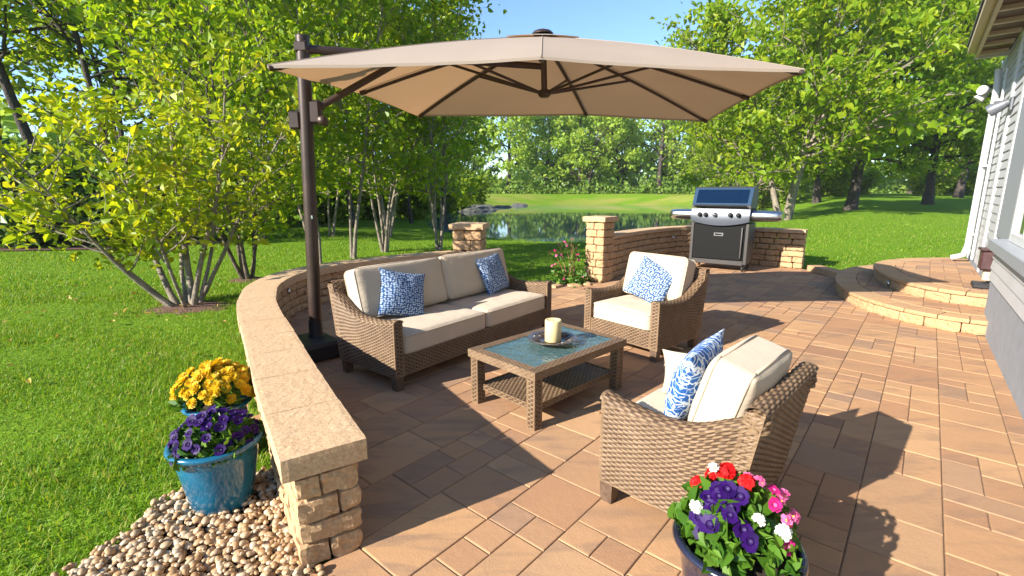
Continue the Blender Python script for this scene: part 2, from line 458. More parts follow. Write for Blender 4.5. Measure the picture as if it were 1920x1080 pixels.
# ------------------------------------------------------------------ plan geometry
WALL_C = [(-.74, 1.74), (-1.13, 2.34), (-1.62, 3.12), (-2.08, 3.85), (-2.45, 4.50), (-2.72, 5.15), (-2.83, 5.80), (-2.72, 6.45), (-2.36, 7.05), (-1.85, 7.58), (-1.35, 8.0), (-1.0, 8.22)]
RWALL_C = [(1.62, 8.35), (2.05, 8.95), (2.55, 9.55), (3.15, 10.12), (3.8, 10.5), (4.45, 10.52), (5.0, 10.2), (5.42, 9.82), (5.82, 9.5)]
def smooth_path(P, n=12):
    P = [Vector((p[0], p[1], 0)) for p in P]; out = []
    for i in range(len(P) - 1):
        a, b, c, d = P[max(i - 1, 0)], P[i], P[i + 1], P[min(i + 2, len(P) - 1)]
        for k in range(n):
            t = k / n
            out.append(.5 * ((2 * b) + (c - a) * t + (2 * a - 5 * b + 4 * c - d) * t * t + (3 * b - a - 3 * c + d) * t ** 3))
    out.append(P[-1]); return out
class Path:
    def __init__(self, P, n=12):
        self.p = smooth_path(P, n); self.s = [0]
        for a, b in zip(self.p, self.p[1:]): self.s.append(self.s[-1] + (b - a).length)
        self.L = self.s[-1]
    def at(self, s):
        s = min(max(s, 0), self.L - 1e-6)
        i = int(np.searchsorted(self.s, s, 'right')) - 1; i = min(i, len(self.p) - 2)
        t = (s - self.s[i]) / (self.s[i + 1] - self.s[i])
        T = (self.p[min(i + 2, len(self.p) - 1)] - self.p[max(i - 1, 0)]).normalized()
        return self.p[i].lerp(self.p[i + 1], t), Vector((-T.y, T.x, 0))   # point, left normal
def rough_box(mb, mapf, dims, n, r=.01, rough=.004, freq=9, mi=0, seed=0, smooth=False):
    """box on an integer lattice, edges rounded, faces roughened, mapped by mapf(local)->world"""
    nx, ny, nz = n; idx = {}; vs = []; fs = []
    off = Vector((seed * 3.7, seed * 1.3, seed * 7.1))
    def vid(i, j, k):
        key = (i, j, k)
        if key in idx: return idx[key]
        q = [i / nx * dims[0], j / ny * dims[1], k / nz * dims[2]]
        inn = [min(max(q[a], r), dims[a] - r) for a in range(3)]
        dlt = Vector([q[a] - inn[a] for a in range(3)])
        if dlt.length > 1e-9:
            dl = dlt.normalized()
            p = Vector(inn) + dl * r
            nz_ = mnoise.noise(p * freq * 2 + off) * .6 + mnoise.noise(p * freq * 5 + off) * .4
            p = p + dl * nz_ * rough
        else: p = Vector(q)
        idx[key] = len(vs); vs.append(mapf(p)); return idx[key]
    def face(a, n1, n2, s, mk):
        for i in range(n1):
            for j in range(n2):
                f = [vid(*mk(i, j)), vid(*mk(i + 1, j)), vid(*mk(i + 1, j + 1)), vid(*mk(i, j + 1))]
                fs.append(tuple(f if s else f[::-1]))
    face(0, ny, nz, False, lambda i, j: (0, i, j)); face(0, ny, nz, True, lambda i, j: (nx, i, j))
    face(1, nx, nz, True, lambda i, j: (i, 0, j)); face(1, nx, nz, False, lambda i, j: (i, ny, j))
    face(2, nx, ny, False, lambda i, j: (i, j, 0)); face(2, nx, ny, True, lambda i, j: (i, j, nz))
    mb.add(vs, fs, mi, smooth)

def course(mb, path, z0, z1, w_l, w_r, blk=(.18, .32), gap=.005, s0=0, s1=None, n=(5, 3, 3), r=.014, rough=.012, mi=0, rr=None, dz=0.0, freq=9):
    """one row of stones along a path; w_l/w_r: extent to the left/right of it"""
    rr = rr or rnd; s1 = path.L if s1 is None else s1; s = s0
    while s < s1 - .02:
        l = rr.uniform(*blk)
        if s1 - (s + l) < blk[0] * .6: l = s1 - s
        jit = rr.uniform(-.005, .005); sd = rr.random() * 50; a0 = s + gap / 2; ll = l - gap
        top = z1 - rr.random() * dz
        def mp(p, a0=a0, jit=jit):
            c, nl = path.at(a0 + p.x)
            return c + nl * (w_l - p.y + jit) + Vector((0, 0, z0 + p.z))
        rough_box(mb, mp, (ll, w_l + w_r, top - z0 - gap * .6), n, r, rough, freq, seed=sd, mi=mi)
        s += l
def flat_box(mb, c, ang, dims, z0, n=(4, 4, 3), r=.014, rough=.012, mi=0):
    ca, sa = math.cos(ang), math.sin(ang); sd = rnd.random() * 50
    def mp(p):
        x, y = p.x - dims[0] / 2, p.y - dims[1] / 2
        return Vector((c[0] + x * ca - y * sa, c[1] + x * sa + y * ca, z0 + p.z))
    rough_box(mb, mp, dims, n, r, rough, seed=sd, mi=mi)

PATIO = np.array([(-.55, .2)] + WALL_C + [(-.5, 8.15), (.35, 7.62), (1.15, 7.78)] + RWALL_C + [(5.9, 8.7), (6.6, 8.1), (6.8, 6.9), (5.12, 4.86), (3.4, 2.79), (1.6, .6), (1.3, .2)])
def in_poly(x, y, P):
    x = np.asarray(x); y = np.asarray(y); ins = np.zeros(x.shape, bool); n = len(P); j = n - 1
    for i in range(n):
        xi, yi = P[i]; xj, yj = P[j]
        with np.errstate(divide='ignore', invalid='ignore'):
            c = ((yi > y) != (yj > y)) & (x < (xj - xi) * (y - yi) / (yj - yi + 1e-12) + xi)
        ins ^= c; j = i
    return ins
def poly_dist(x, y, P):
    d = np.full(np.shape(x), 1e9)
    for i in range(len(P)):
        ax, ay = P[i]; bx, by = P[(i + 1) % len(P)]; dx, dy = bx - ax, by - ay
        t = np.clip(((x - ax) * dx + (y - ay) * dy) / (dx * dx + dy * dy), 0, 1)
        d = np.minimum(d, np.hypot(x - ax - t * dx, y - ay - t * dy))
    return d
POND = np.array([(p.x, p.y) for p in smooth_path([(-.5, 20.2), (-3, 24.8), (-4.2, 36), (-3.6, 50.8), (0, 61), (7, 67), (15, 67.5), (21, 63), (25, 57), (25.5, 50), (18, 36), (11.5, 27), (7.4, 22), (4, 18.9), (2, 18.3), (.8, 18.9), (-.5, 20.2)], 5)[:-1]])
def sst(a, b, x):
    t = np.clip((x - a) / (b - a), 0, 1); return t * t * (3 - 2 * t)
def ground_h(x, y):
    x = np.asarray(x, float); y = np.asarray(y, float)
    right = sst(.12, .42, x / np.maximum(y, 3)) * np.clip(.0275 * (y - 9.5), 0, 1.3)
    far = sst(52, 76, y) * 1.25
    left = sst(30, 60, y) * .7
    h0 = -.03 + np.maximum(np.maximum(right, far), left * (x < 0))
    wav = .05 * np.sin(x * .35 + 1.3) * np.sin(y * .28) * sst(11, 20, y)
    d = poly_dist(x, y, POND); ins = in_poly(x, y, POND)
    w = sst(0, 7, d)
    h = np.where(ins, -.27 - np.minimum(.8, d * .3), -.27 * (1 - w) + (h0 + wav) * w)
    return h
def gz(x, y): return float(ground_h(np.array([x]), np.array([y]))[0])

# ------------------------------------------------------------------ ground, water, patio
def terrain():
    def axis(lo, hi, n, c, p):
        t = np.linspace(-1, 1, n); s = np.sinh(t * p) / np.sinh(p)
        return c + np.where(s < 0, s * (c - lo), s * (hi - c))
    xs = axis(-300, 300, 260, 2, 4.2); ys = axis(-60, 420, 260, 8, 3.6)
    X, Y = np.meshgrid(xs, ys, indexing='ij'); Z = ground_h(X, Y)
    ins = in_poly(X, Y, PATIO); Z = np.where(ins, -.07, Z)
    V = np.stack([X, Y, Z], -1).reshape(-1, 3); ny = len(ys)
    i, j = np.meshgrid(np.arange(len(xs) - 1), np.arange(ny - 1), indexing='ij'); a = (i * ny + j).ravel()
    F = np.stack([a, a + ny, a + ny + 1, a + 1], 1)
    o = link('lawn', np_mesh('lawn', V, F, M['lawn'], smooth=True)); tag(o, kind='structure')
terrain()
w = MB(); w.add([(-20, 12, -.25), (45, 12, -.25), (45, 85, -.25), (-20, 85, -.25)], [(0, 1, 2, 3)])
tag(w.build('pond_water', M['water']), kind='structure')

DA = Vector((.651, .759, 0)); DB = Vector((-.759, .651, 0))     # paver rows run along DA
def pavers(mb, poly, zt, u=.162, margin=0.0, clip=None, thick=.05, seed=3, origin=(0, 0)):
    rr = random.Random(seed); P = np.array(poly)
    pr = [(p[0] * DA.x + p[1] * DA.y, p[0] * DB.x + p[1] * DB.y) for p in poly]
    a0, a1 = min(p[0] for p in pr) - 1, max(p[0] for p in pr) + 1
    b0, b1 = min(p[1] for p in pr) - 1, max(p[1] for p in pr) + 1
    rects = []; b = b0 + origin[1]
    while b < b1:
        bw = 2 * u; a = a0 + rr.random() * .5
        while a < a1:
            t = rr.random()
            if t < .34: rects.append((a, b, 2 * u, bw)); a += 2 * u
            elif t < .42: rects.append((a, b, 3 * u, bw)); a += 3 * u
            elif t < .60: rects.append((a, b, u, bw)); a += u
            elif t < .74: rects += [(a, b, 2 * u, u), (a, b + u, u, u), (a + u, b + u, u, u)] if rr.random() < .5 else [(a, b, 2 * u, u), (a, b + u, 2 * u, u)]; a += 2 * u
            elif t < .84: rects += [(a, b, 1.5 * u, u), (a + 1.5 * u, b, 1.5 * u, u), (a, b + u, 2 * u, u), (a + 2 * u, b + u, u, u)]; a += 3 * u
            else: rects += [(a, b, u, u), (a, b + u, u, u)]; a += u
        b += bw
    for (a, b, la, lb) in rects:
        ca, cb = a + la / 2, b + lb / 2
        c = DA * ca + DB * cb
        if clip is None and not in_poly(np.array([c.x]), np.array([c.y]), P)[0]: continue
        g = .0019
        loc = [(a + g, b + g), (a + la - g, b + g), (a + la - g, b + lb - g), (a + g, b + lb - g)]
        pts = [(DA * x + DB * y) for x, y in loc]; pts = [(q.x, q.y) for q in pts]
        if clip is not None:
            pts = clip_poly(pts, clip)
            if len(pts) < 3: continue
        k = len(pts); cx = sum(q[0] for q in pts) / k; cy = sum(q[1] for q in pts) / k
        h = zt + rr.uniform(-.0012, .0012); tx, ty = rr.uniform(-.004, .004), rr.uniform(-.004, .004)
        def ring(ins, z):
            o = []
            for q in pts:
                d = math.hypot(q[0] - cx, q[1] - cy) + 1e-9; f = max(0, 1 - ins * 1.4 / d)
                x, y = cx + (q[0] - cx) * f, cy + (q[1] - cy) * f
                o.append((x, y, z + (x - cx) * tx + (y - cy) * ty))
            return o
        vs = ring(0, h - thick) + ring(0, h - .006) + ring(.0022, h - .0015) + ring(.006, h)
        fs = [tuple(range(3 * k, 4 * k))]
        for l in range(3):
            for q in range(k): fs.append((l * k + q, l * k + (q + 1) % k, (l + 1) * k + (q + 1) % k, (l + 1) * k + q))
        mb.add(vs, fs, 0)
def clip_poly(pts, P):
    """Sutherland-Hodgman against the convex counter-clockwise polygon P"""
    out = list(pts)
    for i in range(len(P)):
        a, b = P[i], P[(i + 1) % len(P)]; src = out; out = []
        def side(q): return (b[0] - a[0]) * (q[1] - a[1]) - (b[1] - a[1]) * (q[0] - a[0])
        for j in range(len(src)):
            p, q = src[j], src[(j + 1) % len(src)]; sp, sq = side(p), side(q)
            if sp >= 0: out.append(p)
            if (sp >= 0) != (sq >= 0):
                t = sp / (sp - sq); out.append((p[0] + (q[0] - p[0]) * t, p[1] + (q[1] - p[1]) * t))
        if not out: return []
    return out
def hull(P):
    P = sorted(set((round(p[0], 4), round(p[1], 4)) for p in P))
    def half(Q):
        h = []
        for p in Q:
            while len(h) > 1 and (h[-1][0] - h[-2][0]) * (p[1] - h[-2][1]) - (h[-1][1] - h[-2][1]) * (p[0] - h[-2][0]) <= 0: h.pop()
            h.append(p)
        return h[:-1]
    return half(P) + half(P[::-1])
mb = MB(); pavers(mb, PATIO.tolist(), 0.0)
tag(mb.build('patio', M['paver']), kind='structure')
mb = MB(); n = len(PATIO); mb.add([(p[0], p[1], -.0065) for p in PATIO], [tuple(range(n))[::-1]])
tag(mb.build('patio_joint_sand', M['sand']), kind='structure')

# ------------------------------------------------------------------ stone walls
wall = empty('curved_seat_wall', (0, 0, 0))
tag(wall, 'long low curved tan stone seat wall left of the sofa with flat caps and a pier', 'wall')
wp = Path(WALL_C)
mb = MB(); hs = [0, .098, .196, .294, .40]
for k in range(4):
    e = (.20, .0, .19, .17)[k]
    if e:
        sp = (.01, 0, -.035, .03)[k]
        course(mb, wp, hs[k], hs[k + 1], .125, -sp - .0, (.16, .30), s1=e, n=(5, 5, 4), r=.012, rough=.022)
        course(mb, wp, hs[k], hs[k + 1], sp - .006, .125, (.16, .30), s1=e - .02, n=(5, 5, 4), r=.012, rough=.022)
    course(mb, wp, hs[k], hs[k + 1], .125, .125, (.17, .32), s0=e, n=(7, 6, 5), r=.018, rough=.024)
o = mb.build('blocks', M['block'], wall)
mb = MB(); course(mb, wp, .402, .50, .165, .165, (.42, .50), gap=.0012, n=(16, 12, 4), r=.005, rough=.0028, freq=26)
mb.build('cap', M['cap'], wall)
def wall_light(parent, loc, ang):
    l = MB()
    a = Matrix.Rotation(ang, 3, 'Z') @ Matrix.Rotation(R(90), 3, 'X')
    pr = [(0.0, .03), (.02, .028), (.032, .018), (.037, 0), (.0, 0)]
    t = MB(); t.lathe(pr, n=20)
    l.add([a @ Vector(v) + Vector(loc) for v in t.v], t.f, 0, True)
    return l.build('wall_light', M['steel'], parent)
for s, z in ((4.45, .33), (6.6, .345)):
    c, nl = wp.at(s); q = c - nl * .13; wall_light(wall, (q.x, q.y, z), math.atan2(-nl.y, -nl.x) + R(90))
def pier(parent, c, ang, w, h, cap_w, cap_h, courses):
    b = MB(); hh = (h - cap_h) / courses
    for k in range(courses):
        z0 = k * hh
        if k % 2: sizes = [(-.5, .12), (.12, .5)]
        else: sizes = [(-.5, -.08), (-.08, .5)]
        ca, sa = math.cos(ang), math.sin(ang)
        for (u0, u1) in sizes:
            for (v0, v1) in ([(-.5, .05), (.05, .5)] if k % 2 else [(-.5, -.1), (-.1, .5)]):
                x, y = (u0 + u1) / 2 * w, (v0 + v1) / 2 * w
                flat_box(b, (c[0] + x * ca - y * sa, c[1] + x * sa + y * ca), ang, ((u1 - u0) * w - .006, (v1 - v0) * w - .006, hh - .005), z0, (5, 5, 5), .020, .020)
    p = b.build('pier', M['block'], parent)
    d = MB(); flat_box(d, c, ang, (cap_w, cap_w, cap_h), h - cap_h + .001, (8, 8, 3), .014, .012)
    d.build('pier_cap', M['cap'], p)
pier(wall, (-.74, 8.42), R(-8), .50, .97, .60, .10, 5)

rwall = empty('curved_back_wall', (0, 0, 0))
tag(rwall, 'tan stone block wall curving behind the grill, with a tall pier at its left end', 'wall')
rp = Path(RWALL_C)
mb = MB(); RH = .70
for k in range(6):
    course(mb, rp, k * RH / 6, (k + 1) * RH / 6, .13, .13, (.20, .36), gap=.007, n=(7, 4, 5), r=.024, rough=.022)
mb.build('blocks', M['block'], rwall)
mb = MB(); course(mb, rp, RH + .002, RH + .075, .165, .165, (.42, .5), gap=.002, n=(7, 6, 2), r=.008, rough=.006)
mb.build('cap', M['cap'], rwall)
c, nl = rp.at(2.55); q = c - nl * .14; wall_light(rwall, (q.x, q.y, .56), math.atan2(-nl.y, -nl.x) + R(90))
pier(rwall, (1.50, 8.18), R(48), .36, 1.10, .44, .09, 8)

kb = MB()
for k in range(4):
    t0 = k / 4; c0 = Vector((5.86, 9.22, 0)).lerp(Vector((5.83, 8.3, 0)), t0 + .125)
    flat_box(kb, (c0.x, c0.y), R(92), (.222, .26, .115), 0, (4, 4, 3), .012, .008)
tag(kb.build('stone_edging', M['tread']), 'short row of low tan kerb stones between back wall and curved steps', 'edging')

# ------------------------------------------------------------------ steps at the house
def reroot(root, loc):
    """root was built at the origin: move it to the thing's base, its children stay where they are"""
    root.location = loc
    for ch in root.children: ch.matrix_parent_inverse = Matrix.Translation(loc).inverted()
reroot(wall, Vector((-2.2, 4.6, 0))); reroot(rwall, Vector((3.6, 10.3, 0)))
steps = empty('curved_steps')
tag(steps, 'two tier rounded tan paver steps against the house wall', 'steps')
LOW = [(5.08, 4.83), (4.74, 5.16), (4.58, 5.62), (4.58, 6.15), (4.72, 6.68), (4.98, 7.22), (5.32, 7.74), (5.72, 8.22), (6.2, 8.62), (6.9, 8.95)]
UPP = [(5.56, 5.40), (5.32, 5.72), (5.24, 6.10), (5.30, 6.55), (5.48, 7.02), (5.76, 7.52), (6.12, 7.98), (6.6, 8.34), (7.2, 8.58), (8.0, 8.66)]
for (P, z0, z1, nm) in ((LOW, 0, .17, 'lower'), (UPP, .17, .34, 'upper')):
    p = Path(P)
    b = MB(); course(b, p, z0, z1 - .052, 0, .14, (.26, .40), n=(6, 3, 4), r=.012, rough=.014)
    b.build('riser', M['block'], steps)
    b = MB(); course(b, p, z1 - .05, z1, .02, .26, (.22, .34), n=(4, 5, 2), r=.008, rough=.003)
    b.build('tread_edge', M['tread'], steps)
    inner = []
    for k in range(25):
        c, nl = p.at(p.L * k / 24); q = c + nl * (-.262); inner.append((q.x, q.y))
    inner += [(8.1, 8.45), (5.30, 5.08)] if nm == 'lower' else [(8.14, 8.5), (5.72, 5.55)]
    inner = hull(inner); b = MB(); k = len(inner); b.add([(q[0], q[1], z1 - .0065) for q in inner], [tuple(range(k))])
    b.build('bedding', M['sand'], steps)
    b = MB(); pavers(b, inner, z1, seed=9, clip=inner)
    b.build('landing' if nm == 'upper' else 'lower_tread', M['paver'], steps)
c, nl = p.at(1.35); q = c + nl * .012; wall_light(steps, (q.x, q.y, .235), math.atan2(nl.y, nl.x) + R(90)).name = 'step_light'
reroot(steps, Vector((5.9, 6.9, 0)))

# ------------------------------------------------------------------ house
HC = Vector((8.16, 8.52, 0)); HD = Vector((-.639, -.769, 0)); HN = Vector((-.769, .639, 0))   # corner, along the wall towards us, outwards
HR = Matrix((HD, HN, Vector((0, 0, 1)))).transposed()
def H(s, n, z): return HC + HD * s + HN * n + Vector((0, 0, z))
def hbox(mb, s0, s1, n0, n1, z0, z1, mi=0, bev=0.0):
    c = H((s0 + s1) / 2, (n0 + n1) / 2, (z0 + z1) / 2)
    mb.box(c, (s1 - s0, n1 - n0, z1 - z0), mi, HR, bev)
house = empty('house'); tag(house, 'white house wall with lap siding at the right edge, over a grey foundation', 'house')
EAVE = 3.62
def lap(mb, s0, s1, n0, z0, z1, step=.115, mi=0):
    z = z0
    while z < z1 - .01:
        zt = min(z + step, z1)
        vs = [H(s0, n0 + .016, z), H(s1, n0 + .016, z), H(s1, n0 + .002, zt), H(s0, n0 + .002, zt), H(s0, n0, z), H(s1, n0, z)]
        mb.add(vs, [(1, 0, 3, 2), (0, 1, 5, 4)], mi); z = zt
b = MB(); hbox(b, 0, 12, -4, 0, .0, EAVE + .05, 0); b.build('wall', M['siding'], house)
b = MB(); lap(b, .12, 3.2, .002, .42, EAVE); lap(b, 4.42, 12, .108, .57, .965); b.build('siding', M['siding'], house)
b = MB(); hbox(b, .0, 4.4, .001, .02, 0, .42); hbox(b, 4.4, 12, .001, .1, 0, .565); b.build('foundation', M['foundation'], house)
b = MB(); hbox(b, 4.4, 12, .001, .105, .57, .96); b.build('bay_base', M['siding'], house)
b = MB(); hbox(b, 4.36, 12, .001, .17, .967, 1.0, bev=.004); hbox(b, 4.36, 12, .17, .175, .90, .995); b.build('ledge', M['greytrim'], house)
b = MB(); hbox(b, -.06, .12, -.12, .03, .36, EAVE, bev=.004); b.build('corner_trim', M['white'], house)
b = MB(); hbox(b, 2.02, 2.2, .001, .035, .36, EAVE, bev=.004); hbox(b, 3.2, 3.36, .001, .04, .36, EAVE, bev=.004); b.build('vertical_trim', M['white'], house)
b = MB(); hbox(b, 3.36, 4.62, .001, .03, .967, EAVE); b.build('grey_panel', M['greytrim'], house)
for s0 in (4.62, 6.4, 8.2):
    f = MB(); z0, z1 = 1.002, 2.9; s1 = s0 + 1.6
    for (a0, a1, c0, c1) in ((s0, s0 + .09, z0, z1), (s1 - .09, s1, z0, z1), (s0 + .09, s1 - .09, z0, z0 + .09), (s0 + .09, s1 - .09, z1 - .09, z1), ((s0 + s1) / 2 - .03, (s0 + s1) / 2 + .03, z0 + .09, z1 - .09)):
        hbox(f, a0, a1, .001, .05, c0, c1, bev=.004)
    fo = f.build('window_frame', M['white'], house)
    g = MB(); hbox(g, s0 + .09, s1 - .09, .001, .02, z0 + .09, z1 - .09); g.build('pane', M['pane'], fo)
b = MB(); hbox(b, 4.62, 12, .001, .028, 2.9, EAVE); b.build('upper_panel', M['greytrim'], house)
# eaves: a sloping rake with gutter edge, soffit boards and brackets below
b = MB()
def rake(mb, n0, n1, dz0, dz1, s0, s1, mi=0):
    sl = .90
    vs = []
    for s in (s0, s1):
        zb = 3.70 + (s - .45) * .0
        for n_, dz in ((n0, dz0), (n1, dz0), (n1, dz1), (n0, dz1)): vs.append(H(s, n_, zb + dz))
    mb.add(vs, [(0, 1, 2, 3), (7, 6, 5, 4), (0, 4, 5, 1), (1, 5, 6, 2), (2, 6, 7, 3), (3, 7, 4, 0)], mi)
rake(b, .36, .40, -.06, .14, .45, 12)
fo = b.build('fascia', M['tan'], house)
b = MB(); rake(b, .402, .50, .02, .13, .43, 12); b.build('gutter', M['tan'], fo)
b = MB(); rake(b, .0, .36, .0, .02, .45, 12); b.build('soffit', M['browntrim'], house)
for s in np.arange(.6, 6, .62):
    b = MB(); rake(b, .03, .355, -.055, -.002, s, s + .07); b.build('soffit_batten', M['tan'], house)
b = MB(); rake(b, -.2, .40, -.07, .145, .40, .448); b.build('end_board', M['white'], house)
b = MB(); vs = [H(.38, .52, 3.84), H(12, .52, 3.84), H(12, -4, 5.6), H(.38, -4, 5.6)]
vs += [v + Vector((0, 0, .05)) for v in vs]
b.add(vs, [(3, 2, 1, 0), (4, 5, 6, 7), (0, 1, 5, 4), (1, 2, 6, 5), (2, 3, 7, 6), (3, 0, 4, 7)]); b.build('roof', simple('grey_shingles', (.10, .095, .09), .9, var=.3, scale=20), house)
# downspout at the corner
b = MB(); b.tube([H(.60, .10, 3.40), H(.63, .085, 3.2), H(.72, .085, .62), H(.72, .12, .46), H(.68, .26, .40)], .045, 8)
for z in (.8, 1.9, 2.9): hbox(b, .62, .80, .03, .10, z, z + .03)
ds = b.build('downspout', M['white'], house)
b = MB(); b.tube([H(1.25, .05, .45), H(1.25, .05, 3.3)], .018, 8); b.build('conduit', M['white'], house)
reroot(house, H(4, 0, 0))
# lamps and the wall box
lamp = empty('flood_light'); tag(lamp, 'white twin head flood light high on the house corner, above the downspout', 'wall lamp')
b = MB(); hbox(b, .30, .46, .03, .07, 3.02, 3.18, bev=.01); b.build('back_plate', M['white'], lamp)
b = MB(); b.tube([H(.38, .07, 3.1), H(.40, .16, 3.12)], .02, 8); b.build('arm', M['white'], lamp)
for (ds_, dn, dz) in ((.02, .30, -.16), (.16, .26, .0)):
    a0 = H(.40, .16, 3.12); a1 = H(.40 + ds_, dn, 3.12 + dz); dv = (a1 - a0).normalized()
    b = MB(); b.tube([a0, a0 + dv * .05, a0 + dv * .06, a0 + dv * .16, a0 + dv * .175], [.03, .035, .055, .075, .07], 14); b.build('lamp_head', M['white'], lamp)
reroot(lamp, H(.38, .05, 3.0))
lamp = empty('wall_light_fitting'); tag(lamp, 'dark grey downward wall light on the house siding, right of the white flood light', 'wall lamp')
b = MB(); hbox(b, 2.28, 2.44, .02, .05, 2.56, 2.74, bev=.008); b.build('back_plate', M['lampgrey'], lamp)
b = MB(); a0 = H(2.36, .05, 2.68); dv = (HN * .8 - HD * .2 + Vector((0, 0, -.45))).normalized(); b.tube([a0, a0 + dv * .06, a0 + dv * .18, a0 + dv * .22], [.04, .06, .085, .08], 14); b.build('shade', M['lampgrey'], lamp)
reroot(lamp, H(2.36, .03, 2.56))
bx = empty('hose_box'); tag(bx, 'brown plastic box fixed low on the house wall beside the steps', 'box')
b = MB(); hbox(b, 3.44, 3.66, .022, .15, .56, .80, bev=.02); b.build('body', M['boxbrown'], bx)
b = MB(); hbox(b, 3.42, 3.68, .022, .17, .80, .83, bev=.008); b.build('lid', M['boxbrown'], bx)
b = MB(); hbox(b, 3.50, 3.60, .022, .10, .43, .558, bev=.01); b.build('outlet', M['tan'], bx)
b = MB(); hbox(b, 3.42, 3.70, .022, .18, .342, .40, bev=.012); b.build('foot', M['black'], bx)
reroot(bx, H(3.55, .1, .342))

# ------------------------------------------------------------------ woven furniture
def wick(mb, fn, lu, lv, out=1, pu=.026, pv=.0148, amp=.0120, mi=0, seed=0, us=4, vs_=4):
    """woven panel: fn(a,b) arrays in 0..1 -> (...,3); strands run along a, ribs along b"""
    ncol = max(2, int(round(lu / pu))); nrow = max(2, int(round(lv / pv)))
    nu, nv = ncol * us + 1, nrow * vs_ + 1
    a, b = np.meshgrid(np.linspace(0, 1, nu), np.linspace(0, 1, nv), indexing='ij')
    P = fn(a, b); e = 1e-3
    Tu = fn(np.clip(a + e, 0, 1), b) - fn(np.clip(a - e, 0, 1), b); Tv = fn(a, np.clip(b + e, 0, 1)) - fn(a, np.clip(b - e, 0, 1))
    Nn = np.cross(Tu, Tv); Nn /= np.linalg.norm(Nn, axis=-1, keepdims=True) + 1e-12; Nn *= out
    r = np.random.default_rng(seed + 5)
    V = b * nrow; row = np.minimum(np.floor(V), nrow - 1); fv = V - row
    U = a * ncol + (np.sin(row * 12.9) * .06)
    prof = np.sqrt(np.clip(1 - (2 * fv - 1) ** 2, 0, 1))
    wv = np.cos(np.pi * (U + row)); over = np.clip(wv + .25, 0, 1.25) / 1.25
    jit = r.uniform(.8, 1.15, (nrow, ncol + 2))[row.astype(int), np.clip(np.floor(U + .5), 0, ncol + 1).astype(int)]
    rib = np.clip(np.abs(np.sin(np.pi * (U + .5))) , 0, 1) ** 2
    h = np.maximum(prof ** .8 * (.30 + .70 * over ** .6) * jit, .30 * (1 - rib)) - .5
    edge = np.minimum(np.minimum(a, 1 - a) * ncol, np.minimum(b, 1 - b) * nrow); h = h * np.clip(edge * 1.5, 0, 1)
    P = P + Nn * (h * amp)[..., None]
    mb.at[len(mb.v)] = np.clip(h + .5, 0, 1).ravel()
    mb.grid(P, mi, True, flip=(out < 0))

